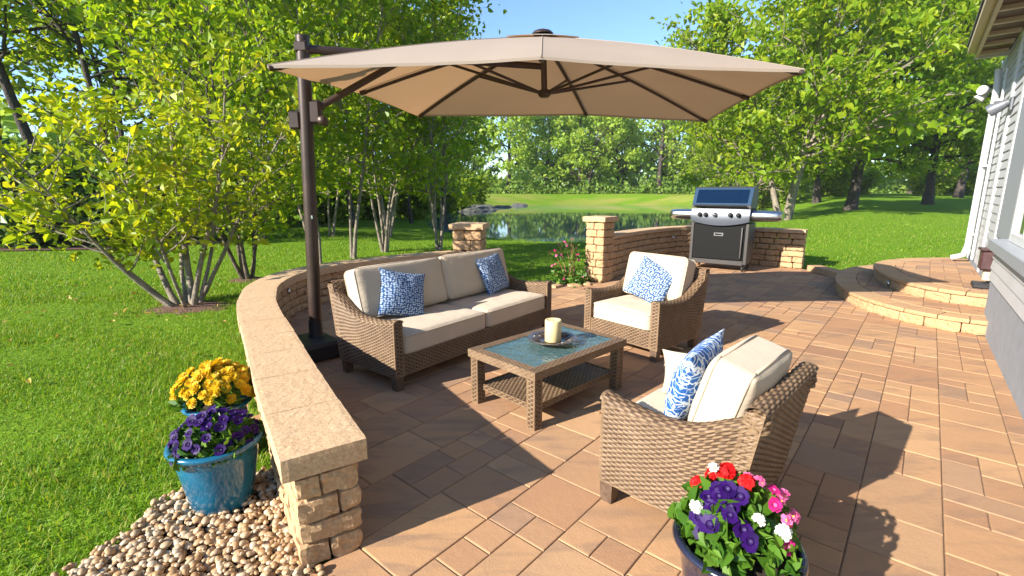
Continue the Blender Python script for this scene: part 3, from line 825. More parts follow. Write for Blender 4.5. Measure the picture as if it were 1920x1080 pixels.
def sofa_like(name, W, D, label, cat, loc, rz, nseat, seed, BACK=.75, group=None):
    root = empty(name); tag(root, label, cat, group)
    ARM, Z0, TH, LEAN = .54, .11, .085, .16
    def ytop(z): return D / 2 + LEAN * np.clip(z - Z0, 0, 1)
    def ztop(a):   # top line of an arm, front (0) to back (1)
        return ARM - .035 * np.sin(np.pi * np.clip(a * 1.25, 0, 1)) + (BACK - ARM - .02) * np.clip((a - .55) / .45, 0, 1) ** 1.9
    for sx in (-1, 1):
        b = MB(); xo, xi = sx * W / 2, sx * (W / 2 - TH)
        def side(x):
            def fn(a, bb):
                z = Z0 + bb * (ztop(a) - Z0); y = -D / 2 + a * (ytop(z) + D / 2)
                return np.stack([np.full_like(a, x), y, z], -1)
            return fn
        wick(b, side(xo), D, .5, out=-sx * -1 * 1, seed=seed)
        wick(b, side(xi), D, .5, out=-sx, seed=seed + 1)
        def top(a, bb):
            t = bb * np.pi; zt = ztop(a)
            x = sx * (W / 2 - TH / 2) + np.cos(t) * (TH / 2 + .006); z = zt + np.sin(t) * .028 - .004
            return np.stack([x, -D / 2 - .006 + a * (ytop(zt) + D / 2 + .006), z], -1)
        wick(b, top, D * 1.15, .15, out=-1, pu=.03, pv=.02, amp=.008, seed=seed + 2)
        z1 = float(ztop(np.array(1.0))); q = np.linspace(0, np.pi / 2, 6)
        def knob(a, bb):
            t = a * 2 * np.pi; e = np.clip((bb - .45) / .55, 0, 1) * np.pi / 2
            rr_ = .047 * np.cos(e) + .002
            return np.stack([sx * (W / 2 - TH / 2) + np.cos(t) * rr_, float(ytop(z1)) - .036 + np.sin(t) * rr_, z1 - .06 + .052 * np.clip(bb / .45, 0, 1) + .032 * np.sin(e)], -1)
        wick(b, knob, .30, .13, out=1, pu=.03, pv=.02, amp=.008, seed=seed + 7)
        def front(a, bb):
            zt = float(ztop(np.array(0.0))) + .015
            return np.stack([sx * (W / 2 - TH / 2) + (a - .5) * TH, np.full_like(a, -D / 2), Z0 + bb * (zt - Z0)], -1)
        wick(b, front, TH, .45, out=1, seed=seed + 3)
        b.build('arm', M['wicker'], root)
    b = MB()
    for off, s in ((0, 1), (-.07, -1)):
        def back(a, bb):
            z = Z0 + bb * (BACK - Z0); return np.stack([(a - .5) * (W - .002), ytop(z) + off, z], -1)
        wick(b, back, W, .65, out=-s, seed=seed + 4)
    def rail(a, bb):
        t = bb * np.pi
        return np.stack([(a - .5) * W, ytop(BACK) - .035 + np.cos(t) * .041, BACK + np.sin(t) * .026 - .004], -1)
    wick(b, rail, W, .14, out=-1, pu=.03, pv=.02, amp=.008, seed=seed + 6)
    for sx in (-1, 1):
        def end(a, bb):
            z = Z0 + bb * (BACK - Z0); return np.stack([np.full_like(a, sx * W / 2), ytop(z) - .07 + a * .07, z], -1)
        wick(b, end, .07, .65, out=sx, seed=seed + 8)
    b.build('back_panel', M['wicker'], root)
    b = MB()
    def apron(a, bb):
        return np.stack([(a - .5) * (W - 2 * TH), np.full_like(a, -D / 2 + .008), Z0 + bb * .16], -1)
    wick(b, apron, W - 2 * TH, .16, out=1, seed=seed + 9)
    b.box((0, .02, .262), (W - 2 * TH - .002, D - .06, .016)); b.box((0, -D / 2 + .03, Z0 + .004), (W - 2 * TH, .04, .012))
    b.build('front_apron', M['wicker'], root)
    for sx in (-1, 1):
        for sy in (-1, 1):
            b = MB(); y = -D / 2 + .038 if sy < 0 else D / 2 - .045; x = sx * (W / 2 - .042)
            vs = []
            for z, k in ((Z0 + .02, .036), (0, .030)):
                for ax, ay in ((-1, -1), (1, -1), (1, 1), (-1, 1)): vs.append((x + ax * k, y + ay * k, z))
            b.add(vs, [(4, 7, 6, 5), (0, 4, 5, 1), (1, 5, 6, 2), (2, 6, 7, 3), (3, 7, 4, 0)]); b.build('leg', M['wicker_leg'], root)
    iw = W - 2 * TH - .012; cw = iw / nseat
    for k in range(nseat):
        x = -iw / 2 + cw * (k + .5)
        cushion('seat_cushion', cw - .008, D - .10, .155, root, (x, -.045, .27), 0, .022, seed + k)
        cushion('back_cushion', cw - .012, BACK - .32, .17, root, (x, D / 2 - .085, .43), R(90 - 15), .04, seed + 20 + k, zc=.215)
    root.location = loc; root.rotation_euler.z = rz
    return root

def cushion_mesh(w, d, h, puff, seed, crown=1.0):
    """boxed cushion with piping, lying flat: base at z=0"""
    n1, n2 = 28, 24; off = Vector((seed * 3.1, seed * 1.7, 0)); b = MB()
    def se(t, p): return math.copysign(abs(t) ** p, t)
    for s in (1, -1):
        P = np.zeros((n1 + 1, n2 + 1, 3))
        for i in range(n1 + 1):
            for j in range(n2 + 1):
                u, v = -1 + 2 * i / n1, -1 + 2 * j / n2
                u = math.sin(u * math.pi / 2) * .35 + u * .65; v = math.sin(v * math.pi / 2) * .35 + v * .65
                x, y = u * w / 2, v * d / 2
                # round the corners in plan
                cr = .05; ex, ey = max(0, abs(x) - (w / 2 - cr)), max(0, abs(y) - (d / 2 - cr)); e = math.hypot(ex, ey)
                if e > cr:
                    x = math.copysign(w / 2 - cr + ex * cr / e, x); y = math.copysign(d / 2 - cr + ey * cr / e, y)
                f = (1 - abs(u) ** 4) * (1 - abs(v) ** 4)
                ed = min(1 - abs(u), 1 - abs(v))
                wr = mnoise.noise(Vector((x * 7, y * 7, s)) + off) * .009 + mnoise.noise(Vector((x * 24, y * 8, s * 2)) + off) * .007 * (1 - min(1, ed * 2.2)) + mnoise.noise(Vector((x * 8, y * 24, s * 4)) + off) * .006 * (1 - min(1, ed * 2.2))
                z = h / 2 + s * (h / 2 - .012 + .012 * min(1, ed * 14) ** .5 + puff * f ** .8 * crown + wr * f)
                P[i, j] = (x, y, z)
        b.grid(P, 0, True, flip=(s < 0))
        if s == 1: top = P
        else: bot = P
    def rim(P): return [tuple(P[i, 0]) for i in range(n1)] + [tuple(P[n1, j]) for j in range(n2)] + [tuple(P[i, n2]) for i in range(n1, 0, -1)] + [tuple(P[0, j]) for j in range(n2, 0, -1)]
    rt, rb = rim(top), rim(bot); k = len(rt)
    mid = [((a[0] + c[0]) / 2 * 1.006 + 0, (a[1] + c[1]) / 2 * 1.008, (a[2] + c[2]) / 2) for a, c in zip(rt, rb)]
    b.add(rb + mid + rt, [(l * k + i, l * k + (i + 1) % k, (l + 1) * k + (i + 1) % k, (l + 1) * k + i) for l in range(2) for i in range(k)], 0, True)
    for rr in (rt, rb): b.tube(rr + [rr[0]], .0055, 6, 1, cap=False)
    return b
def cushion(name, w, d, h, parent, loc, tilt, puff, seed, zc=None):
    b = cushion_mesh(w, d, h, puff, seed)
    if tilt:
        # stand the cushion up: its lower edge rests at loc, its front face looks to -y
        Rm = Matrix.Rotation(tilt, 4, 'X'); b.v = [tuple(Rm @ Vector((p[0], p[1] + d / 2, p[2]))) for p in b.v]
    return b.build(name, [M['cushion'], M['piping']], parent, loc)

def pillow(name, w, h, t, mat, label, loc, rot, seed, pipe=None):
    """throw pillow with pinched corners; lies in its local x-z plane, thickness along y"""
    n = 30; off = Vector((seed * 2.3, seed, 0)); b = MB()
    for s in (1, -1):
        P = np.zeros((n + 1, n + 1, 3))
        for i in range(n + 1):
            for j in range(n + 1):
                u, v = -1 + 2 * i / n, -1 + 2 * j / n
                u = .6 * u + .4 * math.sin(u * math.pi / 2); v = .6 * v + .4 * math.sin(v * math.pi / 2)
                x = u * w / 2 * (1 - .09 * (1 - abs(v) ** 2.2)); z = v * h / 2 * (1 - .09 * (1 - abs(u) ** 2.2))
                f = max(0, (1 - u * u)) ** .55 * max(0, (1 - v * v)) ** .55
                wr = mnoise.noise(Vector((x * 9, z * 9, s * 3)) + off) * .012 + mnoise.noise(Vector((x * 25, z * 25, s)) + off) * .004
                P[i, j] = (x, s * (t / 2 * f) + wr * f ** .5, z + h / 2)
        b.grid(P, 0, True, flip=(s > 0))
    o = b.build(name, [mat]); tag(o, label, 'pillow')
    o.location = loc; o.rotation_euler = rot
    return o

SOFA = (-.515, 4.485, 0.0); SR = R(52)
sofa_like('wicker_sofa', 2.12, .74, 'brown wicker two seat sofa with beige cushions in front of the curved wall', 'sofa', SOFA, SR, 2, 1)
CA = (1.285, 4.625, 0.0); CAR = R(-50)
sofa_like('wicker_armchair', .86, .72, 'brown wicker armchair facing the table, holding one blue dotted pillow on beige cushions', 'armchair', CA, CAR, 1, 40, group='wicker armchairs round the table')
CB = (.897, 2.168, 0.0); CBR = R(225)
sofa_like('wicker_armchair', .71, .62, 'brown wicker armchair seen from behind its side, nearest the pot of mixed flowers', 'armchair', CB, CBR, 1, 80, .69, group='wicker armchairs round the table')
def loc_in(base, rz, x, y, z):
    return (base[0] + x * math.cos(rz) - y * math.sin(rz), base[1] + x * math.sin(rz) + y * math.cos(rz), z)
pillow('throw_pillow', .44, .42, .15, M['dots'], 'blue dotted throw pillow leaning at the left end of the wicker sofa', loc_in(SOFA, SR, -.66, .02, .445), (R(-22), R(13), SR + R(-16)), 1)
pillow('throw_pillow', .44, .42, .15, M['dots'], 'blue dotted throw pillow leaning at the right end of the wicker sofa', loc_in(SOFA, SR, .68, .04, .445), (R(-20), R(-5), SR + R(8)), 2)
pillow('throw_pillow', .44, .42, .15, M['dots'], 'blue dotted throw pillow on the single armchair beside the glass table', loc_in(CA, CAR, -.02, .0, .45), (R(-26), R(18), CAR + R(4)), 3)
pillow('throw_pillow', .46, .44, .17, M['maze'], 'royal blue throw pillow with white maze lines on the near armchair', loc_in(CB, CBR, .06, -.06, .42), (R(-16), R(3), CBR + R(6)), 4)
pillow('throw_pillow', .40, .27, .13, M['cushion'], 'small plain beige pillow against the far arm of the near armchair', loc_in(CB, CBR, -.18, -.06, .44), (R(-12), R(0), CBR + R(-70)), 5)

# ------------------------------------------------------------------ coffee table
TB = (.28, 3.40, 0.0); TR = R(44)
tb = empty('coffee_table', TB, TR); tag(tb, 'low brown wicker coffee table with a dimpled glass top and lower shelf', 'table')
TW, TD, TZ = 1.02, .66, .40
b = MB()
fr = .075
for (x, y, dx, dy) in ((0, -TD / 2 + fr / 2, TW, fr), (0, TD / 2 - fr / 2, TW, fr), (-TW / 2 + fr / 2, 0, fr, TD - 2 * fr), (TW / 2 - fr / 2, 0, fr, TD - 2 * fr)):
    b.box((x, y, TZ - .028), (dx - .002, dy - .002, .05))
    along_x = dx > dy
    def topf(a, bb, x=x, y=y, dx=dx, dy=dy, ax=along_x):
        if ax: return np.stack([x + (a - .5) * dx, y + (bb - .5) * dy, np.full_like(a, TZ)], -1)
        return np.stack([x - (bb - .5) * dx, y + (a - .5) * dy, np.full_like(a, TZ)], -1)
    wick(b, topf, max(dx, dy), min(dx, dy), out=1, pu=.03, pv=.012, amp=.004)
for (nx, ny, L) in ((0, -1, TW), (0, 1, TW), (-1, 0, TD), (1, 0, TD)):
    def sidef(a, bb, nx=nx, ny=ny, L=L):
        t = (a - .5) * L
        return np.stack([nx * TW / 2 - ny * t, ny * TD / 2 + nx * t, TZ - .055 + bb * .055], -1)
    wick(b, sidef, L, .055, out=1, amp=.005)
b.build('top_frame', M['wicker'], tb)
b = MB(); b.box((0, 0, TZ - .007), (TW - 2 * fr + .012, TD - 2 * fr + .012, .008), bev=.002); b.build('glass_top', M['glass'], tb)
for sx in (-1, 1):
    for sy in (-1, 1):
        b = MB(); cx, cy, k = sx * (TW / 2 - .05), sy * (TD / 2 - .05), .036
        for (nx, ny) in ((0, -1), (0, 1), (-1, 0), (1, 0)):
            def legf(a, bb, nx=nx, ny=ny):
                t = (a - .5) * 2 * k
                return np.stack([cx + nx * k - ny * t, cy + ny * k + nx * t, .0 + bb * (TZ - .055)], -1)
            wick(b, legf, 2 * k, TZ - .055, out=1, pu=.024, amp=.005)
        b.build('leg', M['wicker'], tb)
b = MB()
def shelf(a, bb): return np.stack([(a - .5) * (TW - .14), (bb - .5) * (TD - .14), np.full_like(a, .135)], -1)
wick(b, shelf, TW - .14, TD - .14, out=1, pu=.026, pv=.016, amp=.007)
for (nx, ny, L) in ((0, -1, TW - .16), (0, 1, TW - .16), (-1, 0, TD - .16), (1, 0, TD - .16)):
    def sf(a, bb, nx=nx, ny=ny, L=L):
        t = (a - .5) * L
        return np.stack([nx * (TW / 2 - .06) - ny * t, ny * (TD / 2 - .06) + nx * t, .10 + bb * .045], -1)
    wick(b, sf, L, .045, out=1, amp=.005)
b.box((0, 0, .122), (TW - .13, TD - .13, .012))
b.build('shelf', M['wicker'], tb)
# plate and candle
px, py = .30, 3.43
pl = empty('plate', (px, py, TZ + .0015)); tag(pl, 'round dark glazed plate under the candle on the glass table', 'plate')
b = MB(); b.lathe([(.0, .004), (.05, .003), (.07, .0), (.08, .004), (.12, .018), (.16, .030), (.185, .036), (.188, .039), (.183, .041), (.158, .036), (.118, .024), (.08, .011), (.0, .010)], n=48)
b.m = [1 if k % 1 == 0 and 6 * 48 <= k < 10 * 48 else 0 for k in range(len(b.f))]
b.build('dish', [M['plate'], M['platerim']], pl)
b = MB()
for k in range(14):
    a = 2 * math.pi * k / 14; b.tube([(math.cos(a) * .092, math.sin(a) * .092, .0175), (math.cos(a + .18) * .124, math.sin(a + .18) * .124, .0272), (math.cos(a + .05) * .158, math.sin(a + .05) * .158, .0375)], [.002, .006, .002], 5)
b.build('raised_pattern', M['platerim'], pl)
cd = empty('pillar_candle', (px + .005, py + .0, TZ + .0125)); tag(cd, 'thick cream pillar candle standing on the dark plate', 'candle')
b = MB(); b.lathe([(0, 0), (.057, 0), (.061, .004), (.061, .155), (.058, .163), (.052, .164), (.046, .158), (.02, .152), (0, .151)], n=36); b.build('wax_body', M['wax'], cd)
b = MB(); b.tube([(0, 0, .150), (.001, 0, .165), (.004, .001, .173)], .0016, 6); b.build('wick', M['wick'], cd)

# ------------------------------------------------------------------ umbrella
um = empty('cantilever_umbrella', (-1.85, 4.36, 0)); tag(um, 'large tan cantilever umbrella on a bronze pole, over the seating', 'umbrella')
UB = Vector((-1.85, 4.36, 0))
def U(p): return tuple(Vector(p) - UB)
def utube(name, pts, rad, n=10, mat='bronze', parent=um):
    b = MB(); b.tube([U(p) for p in pts], rad, n); return b.build(name, M[mat], parent)
b = MB(); Rz = Matrix.Rotation(R(45), 3, 'Z'); b.box(U((-1.86, 4.27, .085)), (.40, .48, .165), 0, Rz, .03); b.build('weight_base', M['black'], um)
utube('pole_socket', [(-1.85, 4.36, .165), (-1.85, 4.36, .20), (-1.848, 4.36, .32)], [.075, .062, .06], 18, 'black')
PT = Vector((-1.762, 4.37, 2.775))
def pole(t): return Vector((-1.85, 4.36, .2)).lerp(PT, t)
utube('pole', [pole(k / 8) for k in range(9)], .056, 18)
b = MB(); q = pole(1); b.tube([U(q), U(q + Vector((.0, 0, .012))), U(q + Vector((0, 0, .016)))], [.055, .055, .03], 18); b.build('pole_cap', M['bronze'], um)
AX = Vector((.36, 5.10, 0)); ZT = 3.0
FL, FR, BR, BL = Vector((-1.81, 3.80, 2.42)), Vector((2.24, 3.93, 2.42)), Vector((2.54, 6.56, 2.42)), Vector((-1.13, 6.12, 2.42))
RIMS = [FL, Vector((.22, 3.88, 2.50)), FR, Vector((2.50, 5.35, 2.49)), BR, Vector((.95, 6.44, 2.48)), BL, Vector((-1.53, 5.10, 2.49))]
APEX = Vector((.30, 5.10, ZT))
def canopy_pt(rim, s):
    p = APEX.lerp(rim, s); p.z += .034 * math.sin(math.pi * s) ; return p
b = MB(); ns, nt_ = 18, 12
for k in range(8):
    A, B = RIMS[k], RIMS[(k + 1) % 8]; P = np.zeros((ns + 1, nt_ + 1, 3))
    for i in range(ns + 1):
        s = .045 + (1 - .045) * i / ns
        for j in range(nt_ + 1):
            t = j / nt_; a, c = canopy_pt(A, s), canopy_pt(B, s); p = a.lerp(c, t)
            sag = math.sin(math.pi * t); p.z += -.010 * sag * s * s
            inward = (APEX - p); inward.z = 0
            if s > .5: p += inward.normalized() * (.045 * sag * ((s - .5) / .5) ** 2)
            p.z += .007 * math.sin(math.pi * t) * mnoise.noise(Vector((p.x * 3, p.y * 3, 0))) + .004 * math.sin(math.pi * min(1, t * 1.0)) * mnoise.noise(Vector((p.x * 9, p.y * 9, 3)))
            P[i, j] = U(p)
    b.grid(P, 0, True)
    # hem folded down along the rim
    Q = np.zeros((2, nt_ + 1, 3)); Q[0] = P[ns]; Q[1] = P[ns]; Q[1, :, 2] -= .022
    b.grid(Q, 0, True)
for k in range(8):      # stitched seams over the ribs and round the rim
    b.tube([U(canopy_pt(RIMS[k], .05 + .95 * i / 14) + Vector((0, 0, .002))) for i in range(15)], .0045, 5, cap=False)
cn = b.build('canopy', M['canvas'], um)
b = MB(); P8 = []
for k in range(8):
    A, B = RIMS[k], RIMS[(k + 1) % 8]; P = np.zeros((6, 7, 3))
    for i in range(6):
        s = .02 + .15 * i / 5
        for j in range(7):
            t = j / 6; p = canopy_pt(A, s).lerp(canopy_pt(B, s), t); p.z += .022 - .06 * max(0, s - .1) + .006 * math.sin(math.pi * t) * s * 5
            P[i, j] = U(p)
    b.grid(P, 0, True)
b.build('vent', M['canvas'], cn)
b = MB(); c0 = U(APEX); b.lathe([(0, .058), (.045, .054), (.085, .040), (.105, .022), (.108, .010)], c0, 20); b.build('top_cap', M['bronze'], um)
HUB = Vector((.325, 5.10, 2.46))
utube('center_shaft', [HUB + Vector((0, 0, -.01)), Vector((.305, 5.10, ZT + .03))], .030, 12)
b = MB(); b.lathe([(0, -.03), (.045, -.028), (.06, -.012), (.066, .0), (.066, .03), (.04, .045)], U(HUB), 18); b.build('hub', M['bronze'], um)
for k in range(8):
    pts = []
    for i in range(9):
        p = canopy_pt(RIMS[k], .03 + .96 * i / 8); p.z -= .03 ; pts.append(p)
    rb = utube('rib', pts, .0165, 8)
    m_ = canopy_pt(RIMS[k], .46 if k % 2 == 0 else .50); m_.z -= .035
    utube('strut', [HUB + (m_ - HUB).normalized() * .05, m_], .0135, 8, parent=rb)
    e = canopy_pt(RIMS[k], .96); e2 = canopy_pt(RIMS[k], .995); e.z -= .03; e2.z -= .026
    utube('rib_tip', [e, e2], .022, 8, parent=rb)
BM = Vector((.30, 5.10, 2.72))
bt = pole(.965)
utube('boom', [bt, bt + (BM - bt) * .5, BM], [.036, .036, .03], 12)
b = MB(); b.box(U(pole(.968)), (.12, .12, .10), 0, None, .02); b.build('boom_bracket', M['bronze'], um)
q = pole(.775); br_end = bt + (BM - bt) * .40
utube('brace', [q + Vector((.10, .02, .02)), br_end], .030, 12)
b = MB(); b.box(U(q + Vector((.07, .01, -.02))), (.13, .09, .20), 0, None, .02); b.build('brace_bracket', M['bronze'], um)
b = MB(); a = Matrix.Rotation(R(90), 3, 'X'); t = MB(); t.lathe([(0, .05), (.032, .048), (.040, .035), (.040, -.035), (.032, -.045), (0, -.046)], n=18); b.add([a @ Vector(v) + Vector(U(q + Vector((.14, .01, -.09)))) for v in t.v], t.f, 0, True); b.build('tilt_knob', M['bronze'], um)
b = MB(); b.box(U(pole(.74) + Vector((-.085, -.005, 0))), (.10, .10, .15), 0, None, .015); b.build('crank_box', M['bronze'], um)
b = MB(); b.box(U(pole(.42) + Vector((.03, -.045, 0))), (.012, .01, .03)); b.build('pole_latch', M['steel'], um)

# ------------------------------------------------------------------ grill
gr = empty('gas_grill', (4.16, 9.52, 0), math.atan2(-.6, .8)); tag(gr, 'grey and black gas grill with navy lid and steel side shelves, before the back wall', 'grill')
GW, GD = 1.06, .58
b = MB()
for sx in (-1, 1): b.box((sx * (GW / 2 - .03), 0, .53), (.06, GD, .78), 0, None, .008)
b.box((0, 0, .165), (GW - .122, GD, .09), 0, None, .008); b.box((0, GD / 2 - .015, .55), (GW - .122, .028, .66)); b.box((0, 0, .915), (GW - .122, GD, .03))
b.build('cabinet', M['grillgrey'], gr)
b = MB(); b.box((0, -GD / 2 + .012, .555), (GW - .13, .022, .665), 0, None, .006); dr = b.build('door', M['grillblack'], gr)
b = MB(); b.tube([(GW / 2 - .11, -GD / 2 - .035, .27), (GW / 2 - .11, -GD / 2 - .04, .55), (GW / 2 - .11, -GD / 2 - .035, .84)], .014, 10)
for z in (.29, .82): b.tube([(GW / 2 - .11, -GD / 2 + .0, z), (GW / 2 - .11, -GD / 2 - .036, z)], .010, 8)
b.build('handle', M['steel'], dr)
b = MB(); b.box((.0, -GD / 2 - .003, .70), (.17, .006, .062), 0, None, .002); lg = b.build('badge', M['steel'], dr)
b = MB(); b.box((.0, -GD / 2 - .0068, .70), (.13, .0016, .030)); b.build('badge_inlay', M['grillblack'], lg)
# bowed control panel
b = MB(); n = 24
top, low = 1.185, .955
P = np.zeros((n + 1, 9, 3))
for i in range(n + 1):
    u = -1 + 2 * i / n
    for j in range(9):
        v = j / 8; zb = low - .085 * (1 - u * u) + .0; z = zb + (top - zb) * v
        P[i, j] = (u * GW / 2, -GD / 2 - .055 - .035 * math.sin(math.pi * v) * .6 + .03 * v, z)
b.grid(P, 0, True)
bk = P.copy(); bk[:, :, 1] = -GD / 2 + .02
for e_ in (0, n): b.grid(np.stack([P[e_], bk[e_]]), 0, False, flip=(e_ == n))
for e_ in (0, 8): b.grid(np.stack([P[:, e_], bk[:, e_]]), 0, False, flip=(e_ == 0))
cp = b.build('control_panel', simple('silver_panel', (.075, .085, .105), .42, .25, var=.02), gr)
for x in (-.36, -.25, -.08, .20, .34):
    k = MB(); t = MB(); big = .036
    t.lathe([(0, .05), (big * .75, .05), (big * .85, .045), (big, .012), (big * 1.15, .01), (big * 1.2, 0)], n=20)
    a = Matrix.Rotation(R(90), 3, 'X'); k.add([a @ Vector(v) + Vector((x, -GD / 2 - .073, 1.075)) for v in t.v], t.f, 0, True)
    k.box((x, -GD / 2 - .126, 1.075), (.012, .012, .055), 0, None, .003)
    k.build('knob', M['black'] if x not in (-.08,) else M['steel'], cp)
b = MB(); b.box((0, .0, 1.075), (GW - .004, GD, .22), 0, None, .01); b.build('firebox', M['grillblack'], gr)
# lid: angled front panel, rounded back
prof = [(-GD / 2 - .02, 1.20), (-GD / 2 - .02, 1.25), (-GD / 2 + .16, 1.575), (-GD / 2 + .22, 1.60), (.12, 1.60), (.24, 1.56), (GD / 2, 1.44), (GD / 2 + .02, 1.20)]
b = MB(); k = len(prof); vs = [(-GW / 2, y, z) for y, z in prof] + [(GW / 2, y, z) for y, z in prof]
b.add(vs, [tuple(range(k)), tuple(range(2 * k - 1, k - 1, -1))] + [(i, i + k, (i + 1) % k + k, (i + 1) % k) for i in range(k)])
ld = b.build('lid', M['grillgrey'], gr)
d = Vector((0, prof[2][0] - prof[1][0], prof[2][1] - prof[1][1])); dl = d.length; d.normalize(); nn = Vector((0, -d.z, d.y))
rot = Matrix((Vector((1, 0, 0)), -nn, d)).transposed(); cpt = Vector((0, prof[1][0], prof[1][1])) + d * dl / 2 + nn * .006
b = MB(); b.box(cpt, (GW - .0, .012, dl - .01), 0, rot, .003); b.build('lid_frame', M['navy'], ld)
b = MB(); b.box(cpt + nn * .008, (GW - .13, .006, dl - .085), 0, rot, .002); b.build('lid_panel', M['navyglass'], ld)
b = MB(); b.tube([(-GW / 2 + .06, -GD / 2 - .075, 1.235), (GW / 2 - .06, -GD / 2 - .075, 1.235)], .017, 12)
for sx in (-1, 1): b.tube([(sx * (GW / 2 - .1), -GD / 2 - .02, 1.235), (sx * (GW / 2 - .1), -GD / 2 - .075, 1.235)], .012, 8)
b.build('lid_handle', M['grillblack'], ld)
for sx, L in ((-1, .46), (1, .50)):
    b = MB(); pts = []; n = 26; x0 = sx * GW / 2
    prof_ = []
    secs = [(0.0, 1.0), (.08, 1.0), (L * .6, .98), (L * .85, .93), (L * .96, .86), (L, .78)]
    P = np.zeros((len(secs), n + 1, 3))
    for i, (dx, sc) in enumerate(secs):
        for j in range(n + 1):
            a = 2 * math.pi * j / n; ca, sa = math.cos(a), math.sin(a)
            y = math.copysign(abs(ca) ** .55, ca) * .235 * sc; z = math.copysign(abs(sa) ** .7, sa) * .105 * sc
            P[i, j] = (x0 + sx * dx, y - .02, 1.06 + z)
    b.grid(P, 0, True, flip=(sx < 0))
    b.add([tuple(p) for p in P[-1][:-1]], [tuple(range(n)) if sx > 0 else tuple(range(n))[::-1]])
    b.build('side_shelf', M['steel'], gr)
for sx in (-1, 1):
    for sy in (-1, 1):
        b = MB(); x, y = sx * (GW / 2 - .07), sy * (GD / 2 - .07)
        b.box((x, y, .105), (.05, .05, .04), 0, None, .005)
        for e_ in (-1, 1): b.box((x + e_ * .02, y, .075), (.006, .03, .06))
        cs = b.build('caster', M['black'], gr)
        t = MB(); t.lathe([(0, .014), (.03, .014), (.046, .01), (.048, 0), (.046, -.01), (.03, -.014), (0, -.014)], n=20)
        w = MB(); a = Matrix.Rotation(R(90), 3, 'Y'); w.add([a @ Vector(v) + Vector((x, y, .048)) for v in t.v], t.f, 0, True); w.build('wheel', M['black'], cs)

# ------------------------------------------------------------------ trees
def unit(v): return v / (np.linalg.norm(v, axis=-1, keepdims=True) + 1e-9)
def leaf_mesh(name, C, size, mat, g, up=.5, ovate=False, var=.35, out_dir=None):
    """one small folded leaf per centre"""
    n = len(C)
    nrm = unit(g.normal(size=(n, 3)) + np.array([0, 0, up]))
    d = unit(np.cross(nrm, g.normal(size=(n, 3))))
    d[:, 2] -= .25; d = unit(d - nrm * (d * nrm).sum(1, keepdims=True)); sd = np.cross(nrm, d)
    L = (size * (1 + var * g.normal(size=(n, 1)).clip(-1.6, 1.8)))
    fold = g.uniform(.08, .32, (n, 1))
    if not ovate:
        base, tip = C - d * L * .5, C + d * L * .5
        l = C + sd * L * .36 + nrm * L * fold; r = C - sd * L * .36 + nrm * L * fold
        V = np.stack([base, l, tip, r], 1).reshape(-1, 3); i = np.arange(n)[:, None] * 4
        F = np.concatenate([i + np.array([0, 1, 2]), i + np.array([0, 2, 3])], 0)
    else:
        base, tip = C - d * L * .5, C + d * L * .55 - nrm * L * .10
        l1 = C - d * L * .15 + sd * L * .30 + nrm * L * fold; l2 = C + d * L * .2 + sd * L * .24 + nrm * L * fold * .8
        r1 = C - d * L * .15 - sd * L * .30 + nrm * L * fold; r2 = C + d * L * .2 - sd * L * .24 + nrm * L * fold * .8
        V = np.stack([base, l1, l2, tip, r2, r1], 1).reshape(-1, 3); i = np.arange(n)[:, None] * 6
        F = np.concatenate([i + np.array([0, 1, 2]), i + np.array([0, 2, 3]), i + np.array([0, 3, 4]), i + np.array([0, 4, 5])], 0)
    return np_mesh(name, V, F, mat)

def wander(p, d, L, n, g, wob, lift=0.0):
    pts = [np.array(p, float)]; d = unit(np.array(d, float))
    for _ in range(n):
        d = unit(d + g.normal(size=3) * wob + np.array([0, 0, lift])); pts.append(pts[-1] + d * L / n)
    return pts

